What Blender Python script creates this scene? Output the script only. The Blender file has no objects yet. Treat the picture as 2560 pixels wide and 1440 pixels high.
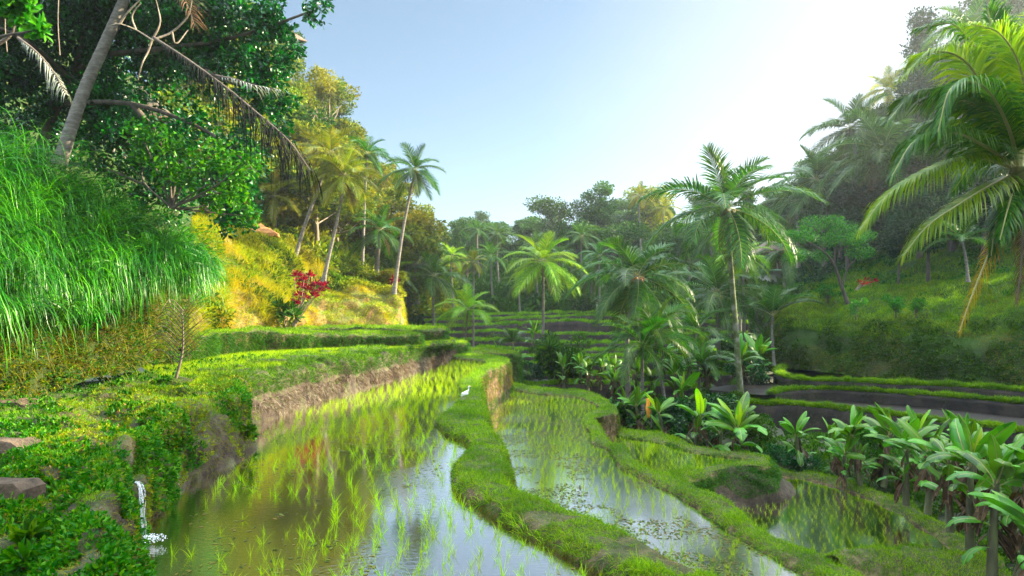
# flooded rice terraces in a palm valley
SUNAZ, SUNEL, SUNSTR, SKYSTR, EXPO = 75, 24.5, 5.0, .15, 2.5
AIR, DUST, OZ, SKYSAT, HAZE, ANI = 1.0, .6, 1.0, .8, .00045, .6
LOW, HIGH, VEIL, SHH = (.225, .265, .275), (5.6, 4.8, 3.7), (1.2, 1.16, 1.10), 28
import bpy, math, random
import numpy as np
from mathutils import Vector, Matrix, Euler
rng = np.random.default_rng(7)
random.seed(7)
S = bpy.context.scene
C = S.collection
F, HY, CZ = 1600.0, 775.0, 3.0          # focal length in photo pixels, eye-level row, eye height (m)

# ------------------------------------------------------------------ survey helpers
def U(px, py, Y):                        # sight line + measured depth -> world point
    return np.array([(px-1280)*Y/F, Y, CZ-(py-HY)*Y/F])
def G(px, py, z):                        # sight line meets the level z
    Y = F*(CZ-z)/(py-HY)
    return np.array([(px-1280)*Y/F, Y, z])
def inframe(P, m=160):
    Y = np.maximum(P[:,1], .3)
    px = 1280+P[:,0]*F/Y; py = HY-(P[:,2]-CZ)*F/Y
    return (P[:,1] > 1) & (px > -m) & (px < 2560+m) & (py < 1440+m) & (py > -m)

# ------------------------------------------------------------------ numpy noise
def _h(ix, iy, iz):
    n = np.sin(ix*127.1+iy*311.7+iz*74.7)*43758.5453
    return n-np.floor(n)
def vnoise(P):
    I = np.floor(P); f = P-I; f = f*f*(3-2*f); x, y, z = I[:,0], I[:,1], I[:,2]
    r = 0
    for dx in (0, 1):
        for dy in (0, 1):
            for dz in (0, 1):
                w = (f[:,0] if dx else 1-f[:,0])*(f[:,1] if dy else 1-f[:,1])*(f[:,2] if dz else 1-f[:,2])
                r = r+w*_h(x+dx, y+dy, z+dz)
    return r*2-1
def fbm(P, o=4):
    r = 0; a = 1.0
    for k in range(o):
        r = r+a*vnoise(P*(2**k)+17.3*k); a *= .5
    return r

# ------------------------------------------------------------------ objects
def prop(o, label=None, cat=None, group=None, kind=None):
    if label: o['label'] = label
    if cat: o['category'] = cat
    if group: o['group'] = group
    if kind: o['kind'] = kind
    return o
def mesh(name, V, Fa, mats, smooth=False, mi=None):
    """V (n,3); Fa: int array (m,k) or list of such arrays"""
    me = bpy.data.meshes.new(name)
    V = np.asarray(V, dtype=np.float32)
    if isinstance(Fa, np.ndarray): Fa = [Fa]
    Fa = [np.asarray(a, dtype=np.int32) for a in Fa if len(a)]
    tot = np.concatenate([np.full(len(a), a.shape[1], dtype=np.int32) for a in Fa])
    idx = np.concatenate([a.ravel() for a in Fa])
    me.vertices.add(len(V)); me.vertices.foreach_set('co', V.ravel())
    me.loops.add(len(idx)); me.loops.foreach_set('vertex_index', idx)
    me.polygons.add(len(tot))
    st = np.zeros(len(tot), dtype=np.int32); st[1:] = np.cumsum(tot)[:-1]
    me.polygons.foreach_set('loop_start', st); me.polygons.foreach_set('loop_total', tot)
    if smooth: me.polygons.foreach_set('use_smooth', np.ones(len(tot), dtype=bool))
    if mi is not None: me.polygons.foreach_set('material_index', np.asarray(mi, dtype=np.int32))
    for m in (mats if isinstance(mats, (list, tuple)) else [mats]): me.materials.append(m)
    me.update(calc_edges=True)
    return me
def ob(name, me, parent=None, loc=(0,0,0), rot=(0,0,0), sc=(1,1,1)):
    o = bpy.data.objects.new(name, me); C.objects.link(o)
    o.location = tuple(float(v) for v in loc); o.rotation_euler = rot
    o.scale = sc if hasattr(sc, '__len__') else (sc, sc, sc)
    if parent is not None: o.parent = parent
    return o
def empty(name, loc, label, cat, group=None, rz=0, sc=1):
    o = bpy.data.objects.new(name, None); C.objects.link(o)
    o.location = tuple(float(v) for v in loc); o.rotation_euler = (0, 0, rz); o.scale = (sc, sc, sc)
    o.empty_display_size = .2
    return prop(o, label, cat, group)
class MB:
    def __init__(s): s.V = []; s.Q = []; s.n = 0; s.M = []
    def add(s, V, Fa, m=0):
        V = np.asarray(V, float); Fa = np.asarray(Fa, int)
        s.V.append(V); s.Q.append(Fa+s.n); s.n += len(V); s.M += [m]*len(Fa)
    def mesh(s, name, mats, smooth=False): return mesh(name, np.concatenate(s.V), s.Q, mats, smooth, s.M)
    def arrays(s): return np.concatenate(s.V), s.Q
def box(mb, c, d, m=0, rz=0):
    x, y, z = np.array(d)/2
    V = np.array([[sx*x, sy*y, sz*z] for sz in (-1,1) for sx, sy in ((-1,-1),(1,-1),(1,1),(-1,1))], float)
    a, b = math.cos(rz), math.sin(rz)
    V = np.stack([V[:,0]*a-V[:,1]*b, V[:,0]*b+V[:,1]*a, V[:,2]], 1)+np.array(c)
    mb.add(V, [[3,2,1,0],[4,5,6,7],[0,1,5,4],[1,2,6,5],[2,3,7,6],[3,0,4,7]], m)
def tube(mb, P, R, n=8, m=0, cap=True):
    P = np.asarray(P, float); R = np.broadcast_to(np.asarray(R, float), (len(P),))
    T = np.gradient(P, axis=0); T /= np.linalg.norm(T, axis=1)[:,None]+1e-9
    up = np.array([0, 0, 1.]) if abs(T[0,2]) < .9 else np.array([1., 0, 0])
    a = np.cross(T, up); a /= np.linalg.norm(a, axis=1)[:,None]+1e-9; b = np.cross(T, a)
    th = np.linspace(0, 2*math.pi, n, endpoint=False)
    V = (P[:,None]+R[:,None,None]*(np.cos(th)[None,:,None]*a[:,None]+np.sin(th)[None,:,None]*b[:,None])).reshape(-1,3)
    i = np.arange(len(P)-1)[:,None]*n; j = np.arange(n)[None]; k = (j+1) % n
    Q = np.stack([i+j, i+k, i+n+k, i+n+j], -1).reshape(-1,4)
    mb.add(V, Q, m)
    if cap:
        for row, r in ((0, P[0]), (len(P)-1, P[-1])):
            Vc = np.concatenate([V[row*n:(row+1)*n], [r]])
            mb.add(Vc, [[q, (q+1) % n, n] for q in range(n)], m)
def blob(mb, c, r, n=10, m=0, nz=0.0):
    c = np.array(c, float); r = np.broadcast_to(np.asarray(r, float), (3,))
    u = np.linspace(0, math.pi, n//2+2)[1:-1]; t = np.linspace(0, 2*math.pi, n, endpoint=False)
    V = [[math.sin(a)*math.cos(b), math.sin(a)*math.sin(b), math.cos(a)] for a in u for b in t]
    V = np.array(V+[[0,0,1],[0,0,-1]])
    if nz: V *= (1+nz*vnoise(V*2.3+c))[:,None]
    L = len(u); Fq = [[i*n+j, (i+1)*n+j, (i+1)*n+(j+1)%n, i*n+(j+1)%n] for i in range(L-1) for j in range(n)]
    mb.add(V*r+c, Fq, m)
    V2 = V*r+c
    mb.add(V2, [[j, (j+1)%n, L*n] for j in range(n)], m)
    mb.add(V2, [[(L-1)*n+(j+1)%n, (L-1)*n+j, L*n+1] for j in range(n)], m)

def spline(P, step=None, n=None):
    P = np.asarray(P, float); m = len(P)
    E = np.vstack([2*P[0]-P[1], P, 2*P[-1]-P[-2]]); out = []
    for i in range(m-1):
        p0, p1, p2, p3 = E[i:i+4]
        t = np.linspace(0, 1, 14, endpoint=False)[:,None]
        out.append(.5*((2*p1)+(p2-p0)*t+(2*p0-5*p1+4*p2-p3)*t*t+(3*p1-p0-3*p2+p3)*t**3))
    out = np.vstack(out+[P[-1:]])
    d = np.r_[0, np.cumsum(np.linalg.norm(np.diff(out, axis=0), axis=1))]
    if n is None: n = max(2, int(d[-1]/step)+1)
    s = np.linspace(0, d[-1], n)
    return np.stack([np.interp(s, d, out[:,k]) for k in range(3)], 1)
def gridq(nr, nc):
    i = np.arange(nr-1)[:,None]*nc; j = np.arange(nc-1)[None]
    return np.stack([i+j, i+j+1, i+nc+j+1, i+nc+j], -1).reshape(-1,4)
def norms(Gd):
    du = np.gradient(Gd, axis=0); dv = np.gradient(Gd, axis=1)
    N = np.cross(dv, du); N /= np.linalg.norm(N, axis=2)[:,:,None]+1e-9
    if N[...,2].sum() < 0: N = -N
    return N

# ------------------------------------------------------------------ materials
def mat(name):
    m = bpy.data.materials.new(name); m.use_nodes = True
    nt = m.node_tree; nt.nodes.clear()
    out = nt.nodes.new('ShaderNodeOutputMaterial')
    return m, nt, out
def N(nt, t, **kw):
    n = nt.nodes.new(t)
    for k, v in kw.items(): setattr(n, k, v)
    return n
def noise_node(nt, scale, detail=4, rough=.55, vec=None, dist=0):
    n = N(nt, 'ShaderNodeTexNoise'); n.inputs['Scale'].default_value = scale
    n.inputs['Detail'].default_value = detail; n.inputs['Roughness'].default_value = rough
    n.inputs['Distortion'].default_value = dist
    if vec is None:
        g = N(nt, 'ShaderNodeNewGeometry'); vec = g.outputs['Position']
    nt.links.new(vec, n.inputs['Vector']); return n
def ramp(nt, fac, stops):
    r = N(nt, 'ShaderNodeValToRGB'); e = r.color_ramp.elements
    while len(e) < len(stops): e.new(.5)
    for q, (p, c) in zip(e, stops):
        q.position = p; q.color = (c[0], c[1], c[2], 1) if hasattr(c, '__len__') else (c, c, c, 1)
    nt.links.new(fac, r.inputs[0]); return r.outputs[0]
def mix(nt, f, a, b, bt='MIX'):
    m = N(nt, 'ShaderNodeMix', data_type='RGBA', blend_type=bt)
    for s, v in ((m.inputs[0], f), (m.inputs[6], a), (m.inputs[7], b)):
        if hasattr(v, 'is_linked'): nt.links.new(v, s)
        else: s.default_value = v if not hasattr(v, '__len__') else (v[0], v[1], v[2], 1)
    return m.outputs[2]
def math_node(nt, op, a, b=0.0, clamp=False):
    m = N(nt, 'ShaderNodeMath', operation=op); m.use_clamp = clamp
    for s, v in ((m.inputs[0], a), (m.inputs[1], b)):
        if hasattr(v, 'is_linked'): nt.links.new(v, s)
        else: s.default_value = v
    return m.outputs[0]
def leafmat(name, cols, trans=.4, rough=.45, patch=None, pscale=.5, spec=.12):
    """cols: 3 colours spread leaf by leaf; patch: colour that takes over in irregular clumps"""
    m, nt, out = mat(name)
    g = N(nt, 'ShaderNodeNewGeometry')
    c = ramp(nt, g.outputs['Random Per Island'], [(i/(len(cols)-1), q) for i, q in enumerate(cols)])
    if patch is not None:
        n = noise_node(nt, pscale, 3, .6)
        f = ramp(nt, n.outputs[0], [(.45, 0), (.62, 1)])
        c = mix(nt, f, c, mix(nt, .6, c, patch))
    oi = N(nt, 'ShaderNodeObjectInfo')
    hs = N(nt, 'ShaderNodeHueSaturation')
    hs.inputs['Saturation'].default_value = 1.3
    mr = N(nt, 'ShaderNodeMapRange'); mr.inputs[3].default_value = .75; mr.inputs[4].default_value = 1.2
    nt.links.new(oi.outputs['Random'], mr.inputs[0]); nt.links.new(mr.outputs[0], hs.inputs['Value'])
    mr2 = N(nt, 'ShaderNodeMapRange'); mr2.inputs[3].default_value = .482; mr2.inputs[4].default_value = .512
    nt.links.new(oi.outputs['Random'], mr2.inputs[0]); nt.links.new(mr2.outputs[0], hs.inputs['Hue'])
    nt.links.new(c, hs.inputs['Color']); c = hs.outputs[0]
    p = N(nt, 'ShaderNodeBsdfPrincipled'); p.inputs['Roughness'].default_value = rough
    p.inputs['Specular IOR Level'].default_value = spec
    nt.links.new(c, p.inputs['Base Color'])
    t = N(nt, 'ShaderNodeBsdfTranslucent')
    nt.links.new(mix(nt, .5, c, mix(nt, 1, c, (1.5, 1.5, .5), 'MULTIPLY')), t.inputs['Color'])
    ms = N(nt, 'ShaderNodeMixShader'); ms.inputs[0].default_value = trans
    nt.links.new(p.outputs[0], ms.inputs[1]); nt.links.new(t.outputs[0], ms.inputs[2])
    nt.links.new(ms.outputs[0], out.inputs['Surface']); return m
def rockmat(name, stops, scale=1.5, rough=.85, bump=.5, bscale=8, stretch=1, green=None, gth=(.4, .6), spec=.3):
    """noisy solid; green: moss colour mixed in on upward faces"""
    m, nt, out = mat(name)
    g = N(nt, 'ShaderNodeNewGeometry')
    mp = N(nt, 'ShaderNodeMapping'); mp.inputs['Scale'].default_value = (1, 1, stretch)
    nt.links.new(g.outputs['Position'], mp.inputs['Vector'])
    n = noise_node(nt, scale, 8, .65, mp.outputs[0])
    c = ramp(nt, n.outputs[0], stops)
    if green is not None:
        sp = N(nt, 'ShaderNodeSeparateXYZ'); nt.links.new(g.outputs['Normal'], sp.inputs[0])
        n2 = noise_node(nt, 3.1, 6, .7)
        v = math_node(nt, 'ADD', math_node(nt, 'ABSOLUTE', sp.outputs[2]), math_node(nt, 'MULTIPLY', math_node(nt, 'SUBTRACT', n2.outputs[0], .5), 1.2))
        mr = N(nt, 'ShaderNodeMapRange'); mr.inputs[1].default_value, mr.inputs[2].default_value = gth
        nt.links.new(v, mr.inputs[0])
        n3 = noise_node(nt, 14, 4)
        c = mix(nt, mr.outputs[0], c, mix(nt, n3.outputs[0], green, tuple(q*.45 for q in green)))
    p = N(nt, 'ShaderNodeBsdfPrincipled'); p.inputs['Roughness'].default_value = rough
    p.inputs['Specular IOR Level'].default_value = spec
    nt.links.new(c, p.inputs['Base Color'])
    nb = noise_node(nt, bscale, 8, .7, mp.outputs[0])
    b = N(nt, 'ShaderNodeBump'); b.inputs['Strength'].default_value = bump; b.inputs['Distance'].default_value = .08
    nt.links.new(nb.outputs[0], b.inputs['Height']); nt.links.new(b.outputs[0], p.inputs['Normal'])
    nt.links.new(p.outputs[0], out.inputs['Surface']); return m
def watermat(name, c1, c2, ripple=.02, rs=9, f0=.10, gain=1.6, rough=.02):
    m, nt, out = mat(name)
    n = noise_node(nt, .5, 5, .6)
    c = ramp(nt, n.outputs[0], [(.35, c1), (.65, c2)])
    g = N(nt, 'ShaderNodeNewGeometry')
    mp = N(nt, 'ShaderNodeMapping'); mp.inputs['Scale'].default_value = (1, 2.0, 1)
    nt.links.new(g.outputs['Position'], mp.inputs['Vector'])
    nb = noise_node(nt, rs, 3, .5, mp.outputs[0])
    nc = noise_node(nt, .35, 2, .5)
    b = N(nt, 'ShaderNodeBump'); b.inputs['Distance'].default_value = .02
    st = math_node(nt, 'MULTIPLY', ramp(nt, nc.outputs[0], [(.4, .2), (.65, 1)]), ripple)
    nt.links.new(st, b.inputs['Strength']); nt.links.new(nb.outputs[0], b.inputs['Height'])
    d = N(nt, 'ShaderNodeBsdfDiffuse'); nt.links.new(c, d.inputs['Color'])
    gl = N(nt, 'ShaderNodeBsdfGlossy'); gl.inputs['Roughness'].default_value = rough; gl.inputs['Color'].default_value = (1, .98, .95, 1)
    fr = N(nt, 'ShaderNodeFresnel'); fr.inputs['IOR'].default_value = 1.4
    for q in (gl, fr): nt.links.new(b.outputs[0], q.inputs['Normal'])
    f = math_node(nt, 'ADD', math_node(nt, 'MULTIPLY', fr.outputs[0], gain), f0, True)
    ms = N(nt, 'ShaderNodeMixShader'); nt.links.new(f, ms.inputs[0]); nt.links.new(d.outputs[0], ms.inputs[1]); nt.links.new(gl.outputs[0], ms.inputs[2])
    nt.links.new(ms.outputs[0], out.inputs['Surface']); return m

M = {}
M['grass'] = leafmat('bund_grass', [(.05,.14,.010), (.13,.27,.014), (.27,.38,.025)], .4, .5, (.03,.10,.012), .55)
M['grass_dark'] = leafmat('bank_grass', [(.015,.055,.01), (.04,.11,.015), (.09,.17,.025)], .35, .5, (.02,.06,.012), .8)  # darker grass; shade on the terrace walls is put into its colour
M['grass_gold'] = leafmat('hill_grass', [(.08,.17,.010), (.26,.36,.014), (.46,.42,.018)], .45, .6, (.50,.30,.012), .3)
M['grass_dry'] = leafmat('dry_grass', [(.10,.07,.03), (.17,.14,.05), (.10,.13,.03)], .3, .7, (.15,.17,.04), .9)
M['roots'] = leafmat('hanging_dead_straw', [(.06,.045,.03), (.12,.095,.07), (.24,.20,.165)], .1, .6, (.08,.05,.03), .7)
M['reed'] = leafmat('tall_grass_blade', [(.008,.045,.008), (.03,.15,.012), (.10,.30,.022)], .3, .36, (.012,.07,.012), .7, spec=.22)
M['rice'] = leafmat('rice_blade', [(.12,.28,.015), (.22,.40,.02), (.34,.46,.04)], .5, .45)
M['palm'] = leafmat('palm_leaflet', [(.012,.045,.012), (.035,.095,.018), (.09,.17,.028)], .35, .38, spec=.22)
M['palm_lit'] = leafmat('palm_leaflet_sunlit', [(.07,.18,.02), (.14,.28,.02), (.26,.36,.03)], .45, .4, spec=.22)  # sunlit copy of the palm leaflet: sunlight put into a lighter colour
M['palm_gold'] = leafmat('palm_leaflet_yellow', [(.06,.11,.015), (.14,.17,.02), (.30,.24,.03)], .4, .4, spec=.22)  # yellower leaflet colour
M['palm_dead'] = leafmat('palm_leaflet_dead', [(.05,.035,.02), (.12,.08,.045), (.2,.14,.08)], .15, .7)
M['palm_tip'] = leafmat('palm_leaflet_drying', [(.16,.10,.03), (.42,.28,.04), (.26,.17,.08)], .35, .6)
M['frond_black'] = leafmat('dry_dark_leaflet', [(.002,.0025,.002), (.005,.005,.0045), (.014,.013,.011)], .05, .9, spec=.1)
M['frond_grey'] = leafmat('dry_grey_leaflet', [(.10,.11,.09), (.19,.2,.17), (.3,.31,.26)], .15, .6)
M['rib'] = rockmat('leaf_rib', [(.3, (.20,.20,.06)), (.7, (.32,.28,.10))], 4, .5, .1)
M['rib_dead'] = rockmat('dead_leaf_rib', [(.3, (.07,.05,.035)), (.7, (.14,.11,.08))], 4, .8, .2)
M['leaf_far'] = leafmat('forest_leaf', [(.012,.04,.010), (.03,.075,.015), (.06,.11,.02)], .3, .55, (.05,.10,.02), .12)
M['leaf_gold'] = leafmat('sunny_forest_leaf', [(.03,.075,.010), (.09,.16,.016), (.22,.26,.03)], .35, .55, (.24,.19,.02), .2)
M['leaf_dark'] = leafmat('glossy_dark_leaf', [(.004,.022,.008), (.010,.05,.012), (.03,.12,.018)], .22, .3, spec=.28)
M['leaf_mid'] = leafmat('fresh_green_leaf', [(.015,.07,.012), (.035,.14,.016), (.09,.23,.025)], .4, .35, spec=.18)
M['leaf_blue'] = leafmat('dense_evergreen_leaf', [(.008,.028,.012), (.018,.05,.02), (.03,.075,.026)], .2, .5, (.02,.06,.03), .3)
M['herb'] = leafmat('bank_herb_leaf', [(.010,.045,.01), (.035,.12,.015), (.11,.22,.025)], .35, .4, (.02,.08,.012), 1.3)
M['herb_yel'] = leafmat('yellowish_herb_leaf', [(.10,.15,.02), (.2,.25,.03), (.16,.10,.03)], .35, .5, (.06,.12,.02), 1.3)
M['litter'] = leafmat('fallen_leaf', [(.10,.05,.02), (.2,.13,.07), (.3,.22,.14)], .1, .7)
M['red'] = leafmat('red_shrub_leaf', [(.10,.012,.015), (.26,.02,.03), (.36,.05,.03)], .35, .4)
M['orange_leaf'] = leafmat('orange_shrub_leaf', [(.35,.10,.02), (.5,.22,.03), (.3,.2,.03)], .35, .5)
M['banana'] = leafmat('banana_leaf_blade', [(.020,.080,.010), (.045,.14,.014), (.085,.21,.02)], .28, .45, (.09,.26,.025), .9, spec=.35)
M['banana_lit'] = leafmat('young_lit_banana_blade', [(.12,.34,.02), (.2,.42,.02), (.3,.46,.03)], .5, .3, spec=.5)  # lit copy of the banana blade for young leaves, light put into colour
M['banana_dry'] = leafmat('dry_banana_blade', [(.035,.024,.014), (.08,.055,.035), (.14,.10,.065)], .15, .8)
M['banana_stem'] = rockmat('banana_stem_skin', [(.3, (.035,.03,.018)), (.5, (.08,.08,.035)), (.7, (.11,.13,.04))], 5, .6, .3, 20, .2)
M['trunk'] = rockmat('palm_trunk_bark', [(.3, (.07,.06,.05)), (.5, (.16,.14,.115)), (.7, (.27,.245,.21))], 5, .85, .5, 24, 3)
M['trunk_moss'] = rockmat('mossy_palm_bark', [(.35, (.03,.06,.012)), (.5, (.10,.12,.04)), (.62, (.24,.22,.18))], 1.8, .85, .6, 20, 1)
M['bark'] = rockmat('tree_bark', [(.3, (.04,.032,.024)), (.7, (.13,.105,.08))], 4, .9, .5, 14, .3)
M['bark_pale'] = rockmat('pale_bark', [(.3, (.13,.10,.07)), (.7, (.30,.25,.18))], 4, .9, .5, 14, .3)
M['bank'] = rockmat('grassy_earth', [(.34, (.020,.012,.006)), (.5, (.085,.050,.025)), (.64, (.22,.145,.08))], 4.0, .9, 1.0, 14, 1, green=(.045,.085,.012), gth=(.6,1.25))
M['mud_dark'] = rockmat('wet_dark_mud', [(.32, (.008,.006,.004)), (.5, (.022,.015,.010)), (.68, (.055,.038,.025))], 1.4, .8, .8, 7, .5, green=(.03,.07,.015), gth=(.85,1.2), spec=.4)
M['mud_pale'] = rockmat('pale_dried_mud', [(.3, (.03,.022,.016)), (.5, (.11,.085,.065)), (.64, (.30,.26,.22))], 1.6, .8, .9, 11, .6, green=(.09,.15,.02), gth=(.7,1.0))
M['mud_foot'] = rockmat('damp_brown_earth', [(.3, (.018,.012,.007)), (.5, (.05,.036,.020)), (.7, (.09,.065,.04))], 3, .85, .9, 12, 1, green=(.03,.06,.012), gth=(.8,1.2))
M['mossbank'] = rockmat('mossy_earth_bank', [(.3, (.014,.010,.007)), (.48, (.055,.038,.024)), (.58, (.06,.065,.02)), (.72, (.16,.12,.085))], 2.6, .85, 1.0, 12, 1, green=(.04,.08,.015), gth=(.7,1.2))
M['gold_earth'] = rockmat('ochre_cliff_earth', [(.3, (.05,.032,.012)), (.48, (.17,.10,.03)), (.65, (.20,.15,.035))], 1.3, .9, 1.0, 7, .35, green=(.13,.17,.02), gth=(.5,.9))
M['slope'] = rockmat('hill_slope_earth', [(.3, (.012,.025,.007)), (.5, (.03,.045,.012)), (.7, (.06,.05,.022))], .8, .95, .9, 5, 1, green=(.035,.075,.012), gth=(.45,.8), spec=.1)
M['forest_floor'] = rockmat('forest_floor', [(.3, (.012,.02,.008)), (.7, (.035,.05,.018))], .4, .9, .6, 2)
M['ground'] = rockmat('valley_soil', [(.3, (.012,.018,.008)), (.5, (.03,.035,.015)), (.7, (.04,.06,.02))], .6, .9, .6, 3)
M['stone'] = rockmat('worn_step_stone', [(.3, (.03,.022,.014)), (.55, (.11,.075,.045)), (.7, (.17,.12,.08))], 4, .9, .9, 18)
M['water1'] = watermat('paddy_water', (.012,.007,.003), (.035,.020,.006), .22, 9, .34, 2.4)
M['water2'] = watermat('paddy_water_calm', (.010,.008,.004), (.022,.017,.008), .22, 11, .38, 2.4, .05)
M['water_dark'] = watermat('muddy_still_water', (.012,.010,.008), (.022,.018,.013), .12, 5, .02, .8, .08)
M['wet_mud'] = rockmat('wet_mud_floor', [(.3, (.008,.006,.004)), (.7, (.020,.015,.010))], .9, .45, .25, 5, 1, spec=.25)
M['upper_crop'] = rockmat('young_crop_bed', [(.35, (.10,.19,.015)), (.65, (.18,.28,.02))], 1.5, .9, .4, 12)
# ------------------------------------------------------------------ land forms
SURF = {}                                 # name -> (grid verts, normals) for scattering
def finish(name, Gd, m, amp, nsc, label=None, cat=None, kind='structure', smooth=True, group=None, keep=None):
    Nn = norms(Gd); P = Gd.reshape(-1, 3); n = Nn.reshape(-1, 3)
    d = fbm(P*nsc, 4)*amp+fbm(P*nsc*4.3+7, 3)*amp*.28
    P2 = (P+n*d[:,None])
    Gd2 = P2.reshape(Gd.shape); N2 = norms(Gd2)
    nr, nc = Gd.shape[:2]
    Q = gridq(nr, nc)
    v = Gd2.reshape(-1, 3)
    a = np.cross(v[Q[:,1]]-v[Q[:,0]], v[Q[:,2]]-v[Q[:,0]])
    if (a*N2.reshape(-1,3)[Q[:,0]]).sum() < 0: Q = Q[:, ::-1]
    o = ob(name, mesh(name, v, Q, m, smooth))
    prop(o, label, cat, group, kind)
    SURF[keep or name] = (Gd2, N2)
    return o
def patch(name, rows, m, amp=.15, nsc=1.0, nu=60, nv=120, **kw):
    """rows: list of rows of world points (same count); smooth surface through them"""
    R = np.array([spline(np.array(r), n=nv) for r in rows])
    Cc = np.array([spline(R[:,j], n=nu) for j in range(nv)])        # nv,nu,3
    return finish(name, Cc.transpose(1,0,2).copy(), m, amp, nsc, **kw)
def bank(name, L, R, zl, zr, m, step=.2, bl=.25, br=.25, amp=.07, nsc=1.6, ntop=9, crown=.05, wob=0, **kw):
    """raised strip between rim lines L and R (world pts on top); walls fall to zl on the L side, zr on the R side"""
    Ls = spline(L, n=600); Rs = spline(R, n=600)
    ln = np.linalg.norm(np.diff(Ls, axis=0), axis=1).sum()
    n = int(min(700, max(20, ln/step)))
    Ls = spline(L, n=n); Rs = spline(R, n=n)
    rows = []
    def side(E, O, zb, bat, flip):
        out = E-O; out[:,2] = 0; out /= np.linalg.norm(out, axis=1)[:,None]+1e-6
        k = np.ones(9)/9; pad = np.pad(out, ((4,4),(0,0)), 'edge')
        out = np.stack([np.convolve(pad[:,c], k, 'valid') for c in range(3)], 1)
        out /= np.linalg.norm(out, axis=1)[:,None]+1e-6
        h = (E[:,2]-zb); nw = int(max(3, min(16, np.max(h)/.12)))
        rr = []
        for t in np.linspace(1, 0, nw, endpoint=False):          # foot -> rim
            dz = h*t
            o = bat*h*t**1.3+.10*min(1, t*6)*(1-t)
            rr.append(E+out*o[:,None]-np.array([0,0,1])*dz[:,None])
        return rr
    rows += side(Ls.copy(), Rs, zl, bl, 0)
    for t in np.linspace(0, 1, ntop):
        p = Ls*(1-t)+Rs*t; p[:,2] += crown*math.sin(math.pi*t)*2-.06*((2*t-1)**8); rows.append(p)
    rr = side(Rs.copy(), Ls, zr, br, 1)
    rows += rr[::-1]
    Gd = np.array(rows)
    if wob: Gd[...,2] += wob*vnoise(Gd.reshape(-1,3)*np.array([.5,.5,0])).reshape(Gd.shape[:2])
    return finish(name, Gd, m, amp, nsc, **kw)

def sample(key, dens, ref=10., pw=1.4, rmin=0., sel=None, cull=160):
    """random points on a surface; dens per m2 at distance ref, falling with distance"""
    Gd, Nn = SURF[key]
    a, b, c, d = Gd[:-1,:-1], Gd[:-1,1:], Gd[1:,1:], Gd[1:,:-1]
    A = .5*(np.linalg.norm(np.cross(b-a, d-a), axis=2)+np.linalg.norm(np.cross(b-c, d-c), axis=2))
    ctr = (a+b+c+d)/4; dist = np.linalg.norm(ctr-np.array([0,0,CZ]), axis=2)
    lam = A*dens*np.minimum(3, (ref/np.maximum(dist, 3))**pw)
    f = inframe(ctr.reshape(-1,3), cull).reshape(lam.shape); lam = lam*f
    k = rng.poisson(lam); I, J = np.nonzero(k); r = k[I, J]
    I = np.repeat(I, r); J = np.repeat(J, r)
    u, v = rng.random(len(I))[:,None], rng.random(len(I))[:,None]
    P = (Gd[I,J]*(1-u)+Gd[I+1,J]*u)*(1-v)+(Gd[I,J+1]*(1-u)+Gd[I+1,J+1]*u)*v
    Nm = Nn[I,J]
    if sel is not None:
        q = sel(P, Nm); P, Nm = P[q], Nm[q]
    return P, Nm
def unit(a): return a/(np.linalg.norm(a, axis=-1, keepdims=True)+1e-9)
def blades(P, D, h, w, bend=.5, seg=3, grav=1.0):
    """curved ribbons from points P along unit dirs D, heights h (n,), width w (n,) -> V,F(tris)"""
    n = len(P); D = unit(D)
    side = unit(np.cross(D, unit(rng.normal(size=(n,3)))+1e-3))
    V = np.zeros((n, 2*seg+1, 3)); p = P-D*.02; d = D.copy()
    hs = (h/seg)[:,None]
    for i in range(seg):
        ww = (w*(1-(i/seg)**1.5*.6))[:,None]
        V[:,2*i] = p-side*ww; V[:,2*i+1] = p+side*ww
        p = p+d*hs; d = d.copy(); d[:,2] -= bend*grav/seg*(1+i*.5); d = unit(d)
    V[:,2*seg] = p
    T = []
    for i in range(seg-1): T += [[2*i, 2*i+1, 2*i+3], [2*i, 2*i+3, 2*i+2]]
    T += [[2*seg-2, 2*seg-1, 2*seg]]
    T = np.array(T)[None]+(np.arange(n)*(2*seg+1))[:,None,None]
    return V.reshape(-1,3), T.reshape(-1,3)
def leaves(P, D, L, W, fold=.25):
    """leaf shaped: 6 verts (base, 2 shoulders, 2 upper, tip), folded along the rib"""
    n = len(P); D = unit(D); s = unit(np.cross(D, rng.normal(size=(n,3)))); u = np.cross(s, D)
    L = np.broadcast_to(L, (n,))[:,None]; W = np.broadcast_to(W, (n,))[:,None]
    V = np.stack([P, P+D*L*.35+s*W*.5+u*W*fold, P+D*L*.75+s*W*.38+u*W*fold*.5, P+D*L-u*L*.12,
                  P+D*L*.75-s*W*.38+u*W*fold*.5, P+D*L*.35-s*W*.5+u*W*fold, P+D*L*.5], 1)
    T = np.array([[0,1,6],[1,2,6],[2,3,6],[3,4,6],[4,5,6],[5,0,6]])[None]+(np.arange(n)*7)[:,None,None]
    return V.reshape(-1,3), T.reshape(-1,3)
def diamonds(P, D, L, W):
    n = len(P); D = unit(D); s = unit(np.cross(D, rng.normal(size=(n,3))))
    L = np.broadcast_to(L, (n,))[:,None]; W = np.broadcast_to(W, (n,))[:,None]
    V = np.stack([P, P+D*L*.45+s*W*.5, P+D*L, P+D*L*.45-s*W*.5], 1)
    return V.reshape(-1,3), (np.array([[0,1,2,3]])[None]+(np.arange(n)*4)[:,None,None]).reshape(-1,4)
def R3(n): return rng.normal(size=(n,3))
def dist(P): return np.linalg.norm(P-np.array([0,0,CZ]), axis=1)
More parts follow.
